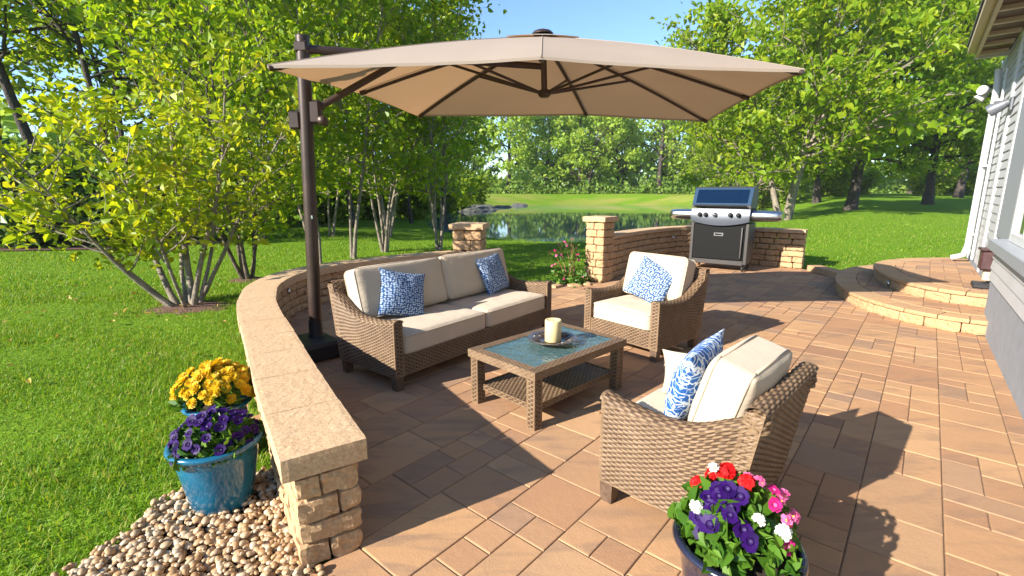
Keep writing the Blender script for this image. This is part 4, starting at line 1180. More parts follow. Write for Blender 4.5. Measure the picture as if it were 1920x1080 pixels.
def make_tree(name, seed, height, stems, spread, base_f, nleaf, lsize, leafmat, bark, r0=.12, lean=.12, nbr=16, sub=5,
              ovate=False, sigma=.22, up_ang=.55, droop=0.0, shape=.6, sides=6, leafy_from=.35, twig=True, tops=None):
    """returns (trunk mesh, crown mesh)"""
    g = np.random.default_rng(seed); tb_ = MB(); sites = []; wts = []
    for s in range(stems):
        a = 2 * math.pi * s / max(stems, 1) + g.uniform(-.5, .5)
        if stems > 1: d0 = np.array([math.cos(a) * lean, math.sin(a) * lean, 1]); p0 = np.array([math.cos(a) * r0 * 1.1, math.sin(a) * r0 * 1.1, -.08])
        else: d0 = np.array([g.normal() * .04, g.normal() * .04, 1]); p0 = np.array([0, 0, -.1])
        hh = height * (g.uniform(.78, 1.0) if stems > 1 else 1)
        st = wander(p0, d0, hh, 10, g, .07 if stems == 1 else .06, .02)
        rs = r0 * (1.0 if stems == 1 else g.uniform(.65, 1))
        rad = [rs * (1.25 if i == 0 else 1) * (1 - .88 * (i / 10) ** .8) + .006 for i in range(11)]
        tb_.tube(st, rad, sides + 2, cap=False)
        n_b = max(4, int(nbr / (stems ** .6)))
        for k in range(n_b):
            f = base_f + (1 - base_f) * ((k + g.uniform(0, .9)) / n_b); f = min(f, .985)
            i = int(f * 10); t = f * 10 - i; p = st[i] * (1 - t) + st[min(i + 1, 10)] * t
            ff = (f - base_f) / (1 - base_f)
            prof = (math.sin(math.pi * (.20 + .78 * ff)) ** shape)
            az = k * 2.39996 + g.uniform(-.5, .5) + s * 1.3
            if stems > 1: az = a + g.normal() * 1.3
            el = up_ang * (.35 + .9 * ff)
            L = spread * prof * g.uniform(.72, 1.12)
            d = np.array([math.cos(az) * math.cos(el), math.sin(az) * math.cos(el), math.sin(el)])
            br = wander(p, d, L, 6, g, .13, .03 - droop)
            rb = max(.008, rad[i] * .5)
            tb_.tube(br, [rb * (1 - .8 * q / 6) + .003 for q in range(7)], max(4, sides - 2), cap=False)
            for q in range(1, 7):
                if q / 6 >= leafy_from: sites.append(br[q]); wts.append(.8)
            for m_ in range(sub):
                q = 1.2 + 4.6 * (m_ + g.uniform(0, .8)) / sub; qi = min(int(q), 5); pp = br[qi] * (1 - (q - qi)) + br[qi + 1] * (q - qi)
                dd = unit(br[qi + 1] - br[qi]) + g.normal(size=3) * np.array([.75, .75, .5])
                tw = wander(pp, dd, L * g.uniform(.28, .5) * (1.15 - q / 8), 4, g, .2, .02 - droop)
                if twig: tb_.tube(tw, [rb * .38 * (1 - .7 * z / 4) + .002 for z in range(5)], 3, cap=False)
                for z in range(1, 5): sites.append(tw[z]); wts.append(1.0)
        for q in (8, 9, 10): sites.append(st[q]); wts.append(1.0)
    sites = np.array(sites); wts = np.array(wts); wts = wts * g.gamma(1.4, 1, len(wts)); wts /= wts.sum()
    idx = g.choice(len(sites), nleaf, p=wts)
    sg = sigma * g.uniform(.5, 1.4, (len(sites), 1))[idx]
    C = sites[idx] + g.normal(size=(nleaf, 3)) * sg * np.array([1, 1, .62])
    C = C[C[:, 2] > .12]
    me = bpy.data.meshes.new(name + '_trunk'); me.from_pydata(tb_.v, [], tb_.f); me.materials.append(bark)
    me.polygons.foreach_set('use_smooth', [True] * len(me.polygons)); me.update()
    return me, leaf_mesh(name + '_crown', C, lsize, leafmat, g, ovate=ovate)

def put_tree(name, meshes, x, y, rz, sc, label, cat='tree', group=None, dz=0.0):
    root = empty(name, (x, y, gz(x, y) + dz), rz); root.scale = sc if hasattr(sc, '__len__') else (sc, sc, sc)
    tag(root, label, cat, group)
    link('trunk', meshes[0], root); link('crown', meshes[1], root)
    return root

# the yellow-green multi-stem tree on the near lawn: hand-set stems, each with its own branches
def lawn_tree():
    g = np.random.default_rng(5); t = MB(); sites = []; wts = []
    stems = [((-.05, -.05), (-1.0, -.15, 1.0), 2.9, .058), ((-.12, .03), (-.62, .25, 1.0), 3.1, .055), ((.03, .08), (-.06, .2, 1.0), 3.3, .06), ((.08, -.02), (.30, -.1, 1.0), 3.1, .05),
             ((.0, .12), (.55, .35, 1.0), 3.0, .04), ((-.08, .12), (-.35, .6, 1.0), 3.0, .042), ((.10, .08), (.10, .4, 1.0), 2.9, .035), ((-.02, -.1), (-.75, -.5, .95), 2.5, .035), ((.06, -.1), (.12, -.45, 1), 2.5, .03)]
    for (bx_, by_), d, L, r in stems:
        st = wander((bx_, by_, -.08), d, L, 10, g, .055, .035)
        t.tube(st, [r * .72 * (1.3 if i == 0 else 1) * (1 - .85 * i / 10) + .004 for i in range(11)], 8, cap=False)
        for k in range(13):
            f = .30 + .69 * (k + g.uniform(0, .9)) / 13; f = min(f, .985); i = int(f * 10); tt = f * 10 - i; p = st[i] * (1 - tt) + st[min(i + 1, 10)] * tt
            az = g.uniform(0, 6.28); dd = np.array([math.cos(az), math.sin(az), g.uniform(.0, .55)]) + unit(np.array(d)) * .35
            Lb = g.uniform(.55, 1.15) * (1.15 - .45 * f)
            br = wander(p, dd, Lb, 6, g, .12, .03)
            t.tube(br, [.012 * (1 - f * .4) * (1 - .75 * q / 6) + .002 for q in range(7)], 5, cap=False)
            for q in range(2, 7): sites.append(br[q]); wts.append(.9)
            for m_ in range(4):
                qi = int(g.integers(1, 6)); tw = wander(br[qi], unit(br[qi + 1] - br[qi]) + g.normal(size=3) * .55, g.uniform(.2, .42), 3, g, .15, .02)
                t.tube(tw, [.004, .0033, .0026, .0015], 3, cap=False)
                for z in range(1, 4): sites.append(tw[z]); wts.append(1)
    sites = np.array(sites); wts = np.array(wts) * g.gamma(1.3, 1, len(wts)); wts /= wts.sum()
    idx = g.choice(len(sites), 5200, p=wts); C = sites[idx] + g.normal(size=(5200, 3)) * .09; C = C[C[:, 2] > .35]
    me = bpy.data.meshes.new('lawn_tree_trunk'); me.from_pydata(t.v, [], t.f); me.materials.append(M['barkslim']); me.polygons.foreach_set('use_smooth', [True] * len(me.polygons)); me.update()
    return me, leaf_mesh('lawn_tree_crown', C, .088, M['leaf_yellow'], g, up=.75, ovate=True, var=.4)
put_tree('multi_stem_tree', lawn_tree(), -4.42, 6.36, 0, 1.0, 'yellow leaved multi stem tree spreading over the near lawn, left of the wall', group=None)
def mulch_ring(x, y, r, label):
    b = MB(); n = 28; vs = [(x, y, gz(x, y) + .035)]
    g = random.Random(int(x * 100))
    rr_ = [r * g.uniform(.75, 1.2) for _ in range(n)]
    for k in range(n): a = 2 * math.pi * k / n; vs.append((x + math.cos(a) * rr_[k] * .55, y + math.sin(a) * rr_[k] * .55, gz(x, y) + .03))
    for k in range(n): a = 2 * math.pi * k / n; vs.append((x + math.cos(a) * rr_[k] * 1.3, y + math.sin(a) * rr_[k], gz(x, y) - .01))
    fs = [(0, 1 + k, 1 + (k + 1) % n) for k in range(n)] + [(1 + k, 1 + n + k, 1 + n + (k + 1) % n, 1 + (k + 1) % n) for k in range(n)]
    b.add(vs, fs, 0, True); tag(b.build('mulch_ground', M['mulch']), kind='structure')
mulch_ring(-4.35, 6.32, .48, ''); mulch_ring(-4.67, 8.37, .35, '')

sl1 = make_tree('slender_tree', 21, 7.8, 5, 1.6, .22, 5200, .125, M['leaf_lime'], M['barkslim'], r0=.042, lean=.16, nbr=46, sub=5, sigma=.24, up_ang=.8, shape=.35, ovate=True)
sl2 = make_tree('slender_tree', 22, 8.4, 2, 1.5, .22, 4200, .125, M['leaf_lime'], M['barkslim'], r0=.042, lean=.10, nbr=36, sub=5, sigma=.24, up_ang=.8, shape=.35, ovate=True)
sl3 = make_tree('slender_tree', 23, 4.6, 6, 1.25, .20, 3800, .11, M['leaf_lime'], M['bark'], r0=.036, lean=.22, nbr=38, sub=4, sigma=.2, up_ang=.8, shape=.5, ovate=True)
gp = 'slender trees on the lawn behind the curved wall'
put_tree('slender_tree', sl2, -4.21, 10.34, .4, .95, 'thin twin stem tree right behind the bronze umbrella pole', group=gp)
put_tree('slender_tree', sl2, -3.74, 11.2, 2.6, 1.0, 'thin pale stemmed tree just right of the umbrella pole, on the striped lawn', group=gp)
put_tree('slender_tree', sl1, -3.31, 12.46, 1.1, .92, 'slim tree with V shaped stems behind the left sofa cushion', group=gp)
put_tree('slender_tree', sl1, -1.95, 12.75, 3.3, .90, 'slim tree with several fanned stems beside the left stone pier', group=gp)
put_tree('slender_tree', sl3, -4.67, 8.37, .5, 1.0, 'small dark stemmed shrubby tree between the yellow tree and the wall', group=gp)

mp1 = make_tree('maple', 31, 12.4, 3, 5.8, .24, 17500, .26, M['leaf_maple'], M['barkslim'], r0=.22, lean=.26, nbr=60, sub=6, sigma=.36, up_ang=.62, droop=.012, shape=.55, ovate=True)
mp2 = make_tree('maple', 33, 12.5, 1, 5.2, .20, 14000, .26, M['leaf_maple'], M['barkdark'], r0=.32, nbr=44, sub=6, sigma=.36, up_ang=.6, droop=.012, shape=.5, ovate=True)
mp3 = make_tree('maple', 34, 12.5, 1, 4.8, .22, 12000, .27, M['leaf_mid'], M['barkdark'], r0=.30, nbr=40, sub=6, sigma=.36, up_ang=.6, droop=.01, shape=.5, ovate=True)
gp = 'big trees on the right lawn'
put_tree('maple_tree', mp1, 14.7, 26, .3, (1.0, 1.0, 1.06), 'large bright green tree with three spreading trunks, behind the right end of the grill', group=gp)
put_tree('maple_tree', mp2, 19.9, 28.6, 1.4, 1.0, 'large green tree with one thick straight trunk, above the low kerb by the steps', group=gp)
put_tree('maple_tree', mp3, 29.0, 34, 2.2, 1.05, 'dark trunked green tree nearest the house corner on the right lawn', group=gp)
put_tree('maple_tree', mp2, 27.5, 44, 4.0, 1.0, 'green tree far back between the straight trunk and the house', group=gp)
put_tree('maple_tree', mp3, 42, 46, 5.0, 1.15, 'tall green tree behind the roof edge of the house', group=gp)
put_tree('maple_tree', mp1, 24.5, 51, 2.8, 1.0, 'green tree far behind the three trunked tree', group=gp)

wd1 = make_tree('woodland', 41, 15, 1, 4.4, .34, 5600, .23, M['leaf_lime'], M['barkdark'], r0=.17, nbr=40, sub=6, sigma=.36, up_ang=.75, shape=.4, ovate=True)
wd2 = make_tree('woodland', 42, 16, 2, 4.6, .32, 5600, .23, M['leaf_lime'], M['barkdark'], r0=.15, lean=.10, nbr=56, sub=6, sigma=.36, up_ang=.75, shape=.4, ovate=True)
wd3 = make_tree('woodland', 43, 13, 1, 3.6, .16, 5600, .21, M['leaf_lime'], M['barkdark'], r0=.10, nbr=44, sub=6, sigma=.34, up_ang=.75, shape=.4, ovate=True)
gp = 'woodland trees left of the patio'
WOODS = [(-14.6, 15.4, wd1, 1.0, 'dark trunked tall tree at the far left of the woods'),
         (-12.4, 15.6, wd2, .95, 'tall forked tree leaning above the yellow leaved tree'),
         (-9.9, 14.4, wd1, 1.0, 'tall tree with the thickest dark trunk, above the yellow leaved tree'),
         (-19.5, 18.5, wd2, 1.0, 'tall woodland tree at the left picture edge, behind the first trunks'),
         (-16.0, 21, wd3, 1.1, 'bright woodland tree behind the two leftmost trunks'),
         (-13.2, 22, wd1, .95, 'woodland tree behind the thick dark trunk'),
         (-9.6, 19.5, wd3, 1.0, 'slim woodland tree left of the umbrella pole top'),
         (-9.8, 24, wd2, .9, 'woodland tree directly behind the umbrella pole'),
         (-7.2, 22, wd1, .85, 'bright woodland tree above the left corner of the umbrella canopy'),
         (-5.6, 27, wd3, 1.0, 'woodland tree behind the left half of the umbrella canopy'),
         (-4.3, 31, wd2, .82, 'dark green tree at the left bank of the pond'),
         (-6.3, 36, wd3, 1.0, 'tree at the far left bank of the pond'),
         (-22.5, 14, wd3, 1.0, 'tree at the leftmost edge of the near woods'),
         (-12, 31, wd1, .9, 'tree deep in the woods behind the lawn'),
         (-18, 30, wd2, 1.0, 'tree deep in the woods at the left'),
         (-4.4, 17.2, sl1, 1.05, 'bright slim tree on the lawn just left of the pond'),
         (-6.2, 16.5, sl2, 1.1, 'slim bright tree between the umbrella pole and the pond woods'),
         (-7.6, 14.5, sl1, 1.05, 'slim bright tree behind the right side of the yellow leaved tree')]
for k, (x, y, ms, sc, lb) in enumerate(WOODS):
    put_tree('woodland_tree', ms, x, y, k * 1.37, sc, lb, group=gp)
fr1 = make_tree('far_tree', 51, 13.5, 2, 5.6, .16, 4600, .46, M['leaf_far'], M['barkdark'], r0=.34, lean=.16, nbr=34, sub=5, sigma=.50, up_ang=.8, shape=.45)
fr2 = make_tree('far_tree', 52, 12.5, 1, 5.0, .14, 4300, .46, M['leaf_far'], M['barkdark'], r0=.36, nbr=26, sub=5, sigma=.50, up_ang=.75, shape=.5)
fr3 = make_tree('far_tree', 53, 14.0, 1, 5.0, .20, 3600, .44, M['leaf_far'], M['barkdark'], r0=.34, nbr=26, sub=5, sigma=.50, up_ang=.85, shape=.45)
gp = 'trees on the far bank of the pond'
g_ = random.Random(4)
xs_far = [(-12, 78), (-6, 80), (-.5, 77), (5.5, 80), (11.5, 78), (17.5, 81), (23.5, 78), (29.5, 80), (36, 76), (43, 74), (50, 72), (57, 70), (65, 70), (73, 74), (2.5, 90), (9, 92), (15, 90), (21, 93), (27, 90), (34, 90), (42, 86)]
marks = ['behind the pond at its left end', 'on the pond far bank, leftmost in the canopy gap', 'on the far bank left of the sky gap under the canopy', 'with forked dark limbs above the left of the pond', 'on the far bank above the middle of the pond',
         'on the far bank above the right stone pier', 'on the far bank left of the grill', 'on the far bank behind the grill lid', 'far behind the three trunked tree', 'far back between the three trunked tree and the straight trunk', 'far back behind the straight trunk', 'far back right of the straight trunk', 'far back beside the house corner', 'far back hidden by the house corner',
         'in the second row of the far bank, at the left', 'in the second row of the far bank, left of its middle', 'in the second row of the far bank, at its middle', 'in the second row of the far bank, right of its middle', 'in the second row of the far bank, behind the grill', 'in the second row, behind the three trunked tree', 'in the second row, behind the straight trunk']
for k, ((x, y), mk) in enumerate(zip(xs_far, marks)):
    put_tree('far_tree', (fr1, fr2, fr3, fr2)[k % 4], x, y, k * 2.1, g_.uniform(1.05, 1.35) * (.85 if y > 85 else 1), 'hazy green tree ' + mk, group=gp)

# shrubs: dark understory at the left, brighter behind the lawn, along the far bank
def make_shrub(name, seed, h, w_, n, ls, mat):
    g = np.random.default_rng(seed); t = MB(); sites = []
    for s in range(11):
        a = 2 * math.pi * s / 11 + g.uniform(-.3, .3); st = wander((math.cos(a) * .1, math.sin(a) * .1, -.05), (math.cos(a) * w_ / h * .55, math.sin(a) * w_ / h * .55, 1), h * g.uniform(.6, 1.0), 7, g, .14, .0)
        t.tube(st, [.03 * (1 - .8 * i / 7) + .004 for i in range(8)], 4, cap=False); sites += st[1:]
        for k in range(6):
            i = int(g.integers(1, 7)); br = wander(st[i], np.array([*g.normal(size=2), .3]), w_ * .3, 4, g, .2, 0); t.tube(br, [.01, .008, .006, .004, .002], 3, cap=False); sites += br[1:]
    sites = np.array(sites); C = sites[g.integers(0, len(sites), n)] + g.normal(size=(n, 3)) * .16 * w_ * np.array([1, 1, .7]); C = C[C[:, 2] > .02]
    me = bpy.data.meshes.new(name + '_stems'); me.from_pydata(t.v, [], t.f); me.materials.append(M['barkdark']); me.update()
    return me, leaf_mesh(name + '_foliage', C, ls, mat, g)
def put_shrub(ms, x, y, rz, sc, label, group):
    r = empty('shrub', (x, y, gz(x, y)), rz); r.scale = (sc, sc, sc); tag(r, label, 'shrub', group); link('stems', ms[0], r); link('foliage', ms[1], r)
sh1 = make_shrub('shrub', 61, 2.6, 1.5, 3800, .17, M['leaf_dark']); sh2 = make_shrub('shrub', 62, 2.9, 1.7, 3800, .19, M['leaf_mid']); sh3 = make_shrub('shrub', 63, 3.0, 2.0, 3000, .26, M['leaf_mid'])
gl = 'dark understory shrubs at the left edge of the lawn'
for k, (x, y, lb) in enumerate([(-17.6, 13.6, 'leftmost of the dark shrubs along the mulch strip'), (-15.4, 13.4, 'second dark shrub from the left along the mulch strip'), (-13.3, 13.5, 'dark shrub in the middle of the mulch strip'), (-11.3, 13.9, 'dark shrub behind the lowest branches of the yellow leaved tree'), (-9.3, 15.6, 'dark shrub behind the trunks of the yellow leaved tree'), (-16.2, 16.2, 'dark shrub behind the mulch strip, at the left'), (-12.0, 17.0, 'dark shrub behind the mulch strip, at its right end'), (-20, 14.5, 'dark shrub just inside the left picture edge')]):
    put_shrub(sh1, x, y, k * 1.1, 1.0 + .12 * (k % 3), lb, gl)
gl = 'shrubs behind the shaded lawn'
for k, (x, y, lb) in enumerate([(-10.6, 21, 'green shrub far left of the umbrella pole, past the lawn'), (-9.0, 24, 'green shrub at the lawn edge left of the umbrella pole'), (-12.5, 25, 'green shrub deep in the woods beyond the lawn'), (-10.8, 27.5, 'green shrub behind the umbrella pole, past the lawn'), (-8.4, 29.5, 'green shrub right of the umbrella pole, past the lawn'), (-6.4, 31.5, 'green shrub behind the slim fanned tree'), (-14.5, 33, 'green shrub far back in the left woods'), (-11, 36, 'green shrub far back behind the umbrella pole'), (-8, 37, 'green shrub far back left of the pond'), (-5.6, 40, 'green shrub on the left bank of the pond'), (-5.2, 45, 'green shrub farther along the left bank of the pond'), (-4.2, 53, 'green shrub at the far left corner of the pond')]):
    put_shrub(sh2, x, y, k * 1.7, 1.15 + .15 * (k % 3), lb, gl)
gl = 'shrubs beyond the right lawn'
for k, (x, y, lb) in enumerate([(22, 48, 'green shrub just right of the three trunked tree'), (27, 52, 'green shrub left of the straight trunk'), (33, 50, 'green shrub right of the straight trunk'), (38, 54, 'green shrub in the middle of the far right lawn edge'), (44, 52, 'green shrub left of the dark trunked tree'), (50, 55, 'green shrub right of the dark trunked tree'), (56, 54, 'green shrub by the house corner, at the far lawn edge'), (30, 58, 'green shrub farther behind the straight trunk'), (41, 60, 'green shrub farther behind the right lawn edge')]):
    put_shrub(sh3, x, y, k * 1.3, 1.1 + .2 * (k % 3), lb, gl)
def undergrowth():
    g = np.random.default_rng(71); n = 26000
    x = g.uniform(-30, 95, n); y = g.uniform(75.5, 88, n) - .1 * np.clip(x - 30, 0, 60); z = np.abs(g.normal(size=n)) ** 1.2 * (1.2 + .9 * np.sin(x * .9) * np.sin(x * .37 + 1)) + .05
    C = np.stack([x, y, ground_h(x, y) + np.clip(z, .02, 5)], 1)
    tag(link('undergrowth', leaf_mesh('undergrowth', C, .55, M['leaf_farblue'], g)), 'low green undergrowth along the far edge of the woods', 'undergrowth', kind='stuff')
undergrowth()
def woods_mass():
    """the woods far behind everything, which read as one green mass"""
    g = np.random.default_rng(72); n = 26000; th = g.uniform(R(-78), R(78), n); r = g.uniform(100, 125, n)
    left = th < R(-14); r[left] = g.uniform(42, 60, left.sum())
    x, y = np.sin(th) * r, np.cos(th) * r + np.where(left, 0, 0)
    top = np.where(left, 4.5, 5.0) + 1.6 * np.sin(th * 31) + 1.3 * np.sin(th * 77)
    z = g.uniform(0, 1, n) ** .8 * top
    C = np.stack([x, y, ground_h(x, y) + z], 1)
    tag(link('far_woods', leaf_mesh('far_woods', C, 1.0, M['leaf_farblue'], g)), 'far woods closing the view behind the pond and lawn', 'woods', kind='stuff')
woods_mass()
# mulch strip at the edge of the left woods
b = MB(); pts = [(-30, 12.1), (-17, 12.35), (-13, 12.5), (-10.5, 12.9), (-9.3, 14.0)]; far_ = [(-30, 20), (-17, 20), (-13, 20), (-10.5, 19), (-8.6, 16.5)]
b.add([(x, y, .0) for x, y in pts] + [(x, y, .02) for x, y in far_], [(i, i + 1, 5 + i + 1, 5 + i) for i in range(4)], 0, True)
tag(b.build('mulch_ground', M['mulch']), kind='structure')

# ------------------------------------------------------------------ grass
PEB = np.array([(-.70, .9), (-.72, 1.6), (-.86, 1.8), (-1.24, 2.4), (-1.62, 2.36), (-1.76, 2.12), (-1.72, 1.92), (-1.84, 1.55), (-1.75, .9)])
def grass(name, label, n, xr, yr, hgt, wid, seed, dens=None, excl=()):
    g = np.random.default_rng(seed)
    x = g.uniform(*xr, n); y = g.uniform(*yr, n)
    keep = ~in_poly(x, y, PATIO) & (poly_dist(x, y, PATIO) > .14) & ~in_poly(x, y, PEB) & ~in_poly(x, y, POND) & (np.abs(x) < y * 1.25 + 1.2)
    keep &= np.hypot(x + 4.35, y - 6.32) > .33
    keep &= ~((x < -9.3) & (y > 12.5))
    keep &= ~(in_poly(x, y, np.array([(4.5, 4.7), (4.4, 6), (5.6, 8.5), (7, 9.1), (8.4, 8.9), (14, 8), (5, 3)])))
    if dens is not None: keep &= g.random(n) < dens(x, y)
    x, y = x[keep], y[keep]; n = len(x)
    z = ground_h(x, y)
    cl = .75 + .35 * np.sin(x * 2.1 + 1.7 * np.sin(y * 1.3)) * np.sin(y * 2.7 + 1.1 * np.sin(x * 1.9)); cl = cl[:, None]
    a = g.uniform(0, 2 * np.pi, n); dr = np.stack([np.cos(a), np.sin(a), np.zeros(n)], 1); sd = np.stack([-np.sin(a), np.cos(a), np.zeros(n)], 1)
    h = hgt * g.uniform(.45, 1.25, (n, 1)) * cl; w_ = wid * g.uniform(.6, 1.2, (n, 1)); be = g.uniform(.25, 1.0, (n, 1)) * h
    P = np.stack([x, y, z - .01], 1); up = np.array([[0, 0, 1.0]])
    m_ = P + up * h * .6 + dr * be * .35; t = P + up * h * g.uniform(.75, 1, (n, 1)) + dr * be
    V = np.stack([P - sd * w_ / 2, P + sd * w_ / 2, m_ + sd * w_ * .4, m_ - sd * w_ * .4, t], 1).reshape(-1, 3)
    i = np.arange(n)[:, None] * 5
    F = np.concatenate([i + np.array([0, 1, 2]), i + np.array([0, 2, 3]), i + np.array([3, 2, 4])], 0)
    tag(link(name, np_mesh(name, V, F, M['grass'])), label, 'grass', kind='stuff')
grass('grass', 'short green lawn grass beside the near wall and flower pots', 210000, (-8.5, -.6), (.9, 7.6), .065, .0065, 81, lambda x, y: np.clip(1.25 - y * .11, .3, 1))
grass('grass', 'green lawn grass under the trees behind the curved wall', 170000, (-17, 3), (6.5, 19), .075, .012, 82, lambda x, y: np.clip(1.3 - y * .045, .3, 1))
grass('grass', 'green lawn grass behind the back wall and steps', 130000, (2, 30), (9, 24), .08, .016, 83, lambda x, y: np.clip(1.3 - y * .04, .2, 1))

# ------------------------------------------------------------------ pebbles
def pebbles():
    g = np.random.default_rng(91); b = MB(); n = 6200
    base = []
    import bmesh
    bm = bmesh.new(); bmesh.ops.create_icosphere(bm, subdivisions=2, radius=1); bv = np.array([v.co[:] for v in bm.verts]); bf = [[v.index for v in f.verts] for f in bm.faces]; bm.free()
    V = []; F = []; o = 0
    x = g.uniform(-1.95, -.68, n); y = g.uniform(1.05, 2.42, n); k = in_poly(x, y, PEB) & (y > 1.2) & ~(in_poly(x, y, PATIO)) & (poly_dist(x, y, PATIO) > .12 * (y > 1.7)); x, y = x[k], y[k]
    for i in range(len(x)):
        s = g.uniform(.009, .022) * np.array([1.0, g.uniform(.65, .95), g.uniform(.45, .7)]); q = bv * s * (1 + .12 * np.sin(bv[:, [1, 2, 0]] * 2.3 + g.uniform(0, 6)))
        a, tl = g.uniform(0, 6.28), g.normal() * .4; ca, sa, ct, stn = math.cos(a), math.sin(a), math.cos(tl), math.sin(tl)
        q = np.stack([q[:, 0] * ct - q[:, 2] * stn, q[:, 1], q[:, 0] * stn + q[:, 2] * ct], 1); q = np.stack([q[:, 0] * ca - q[:, 1] * sa, q[:, 0] * sa + q[:, 1] * ca, q[:, 2]], 1)
        V.append(q + np.array([x[i], y[i], -.015 + g.uniform(0, .035)])); F.append(np.array(bf) + o); o += len(bv)
    tag(link('river_pebbles', np_mesh('river_pebbles', np.concatenate(V), np.concatenate(F), M['pebble'], smooth=True)), 'bed of rounded tan river pebbles below the near wall end', 'pebbles', kind='stuff')
    m = MB(); m.add([(p[0] * 1.0, p[1], -.021) for p in PEB], [tuple(range(len(PEB)))]); tag(m.build('pebble_bed_ground', M['soil']), kind='structure')
pebbles()

# ------------------------------------------------------------------ flower pots
def pot(name, loc, prof, mat, label):
    r = empty(name, loc); tag(r, label, 'flower pot')
    b = MB(); b.lathe(prof, n=56); b.build('pot_body', M[mat], r)
    zt = prof[-1][1]; b = MB(); b.lathe([(prof[-1][0] + .0, zt + .0), (prof[-1][0] * .5, zt + .012), (0, zt + .02)], n=24); b.build('soil', M['soil'], r)
    return r
def pot_prof(rt, rb, h, lip=.018):
    return [(0, 0), (rb * .9, 0), (rb, .008), (rb + (rt - rb) * .35, h * .35), (rb + (rt - rb) * .75, h * .75), (rt - .008, h - .035), (rt + lip * .4, h - .028), (rt + lip, h - .012), (rt + lip * .7, h), (rt - .006, h + .001), (rt - .018, h - .012), (rt - .024, h - .05)]
def petal_disc(mb, c, nrm, r, n, w_, mi, cup=.2, g=None, inner=.12, roll=0.0, notch=False):
    nrm = Vector(nrm).normalized(); u = nrm.orthogonal().normalized(); v = nrm.cross(u); c = Vector(c)
    for k in range(n):
        a = 2 * math.pi * k / n + roll; d = u * math.cos(a) + v * math.sin(a); s = nrm.cross(d); rr_ = r * (g.uniform(.85, 1.1) if g else 1)
        hw = rr_ * w_
        p0 = c + d * rr_ * inner; p1 = c + d * rr_ * .55 + nrm * rr_ * cup * .5; p2 = c + d * rr_ * (1 if not notch else .9) + nrm * rr_ * cup * (g.uniform(.5, 1.2) if g else 1)
        vs = [p0 - s * hw * .3, p0 + s * hw * .3, p1 + s * hw * .95, p1 - s * hw * .95, p2 + s * hw * .62 + d * (rr_ * .05), p2 - s * hw * .62 + d * (rr_ * .05), p1 + nrm * (-rr_ * .06)]
        mb.add(vs, [(0, 1, 6), (1, 2, 6), (2, 4, 6), (4, 5, 6), (5, 3, 6), (3, 0, 6)], mi, True)
def flower_mesh(kind, seed):
    g = random.Random(seed); b = MB()
    if kind == 'mum':
        for q, (rr_, cu, n) in enumerate(((.030, .12, 11), (.024, .45, 10), (.016, .9, 8))): petal_disc(b, (0, 0, .002 * q), (0, 0, 1), rr_, n, .30, 0, cu, g, .1, q * .3)
        petal_disc(b, (0, 0, .006), (0, 0, 1), .008, 6, .4, 1, .8, g)
        return b, ['p_yellow', 'p_amber']
    if kind == 'petunia':
        petal_disc(b, (0, 0, 0), (0, 0, 1), .033, 5, .66, 0, .22, g, .2)
        b.lathe([(.004, -.035), (.007, -.012), (.012, .0), (.015, .005)], n=10, mi=0); b.lathe([(0, -.004), (.006, -.002), (.0105, .0035)], n=10, mi=1)
        return b, ['p_purple', 'p_dark']
    if kind == 'geranium':
        for k in range(16):
            ph, th = math.acos(1 - g.random() * 1.15), k * 2.4; d = Vector((math.sin(ph) * math.cos(th), math.sin(ph) * math.sin(th), math.cos(ph)))
            petal_disc(b, d * .028, d, .019, 5, .55, 0, .25, g, .1, g.random() * 3)
        return b, None
    if kind == 'phlox':
        for k in range(5):
            th = k * 2.4; d = Vector((math.cos(th) * .7, math.sin(th) * .7, 1)) if k else Vector((0, 0, 1)); d.normalize()
            petal_disc(b, d * .026 * (1 if k else 1.1), d, .021, 5, .5, 0, .1, g, .08, g.random() * 3); petal_disc(b, d * .0268, d, .005, 5, .5, 1, .5)
        return b, None
FM = {}
def fmesh(kind, mats, seed=1):
    key = (kind, tuple(mats), seed)
    if key not in FM:
        b, _ = flower_mesh(kind, seed); me = bpy.data.meshes.new('flower')
        me.from_pydata(b.v, [], b.f)
        for m_ in mats: me.materials.append(M[m_])
        me.polygons.foreach_set('material_index', b.m); me.polygons.foreach_set('use_smooth', b.sm); me.update(); FM[key] = me
    return FM[key]
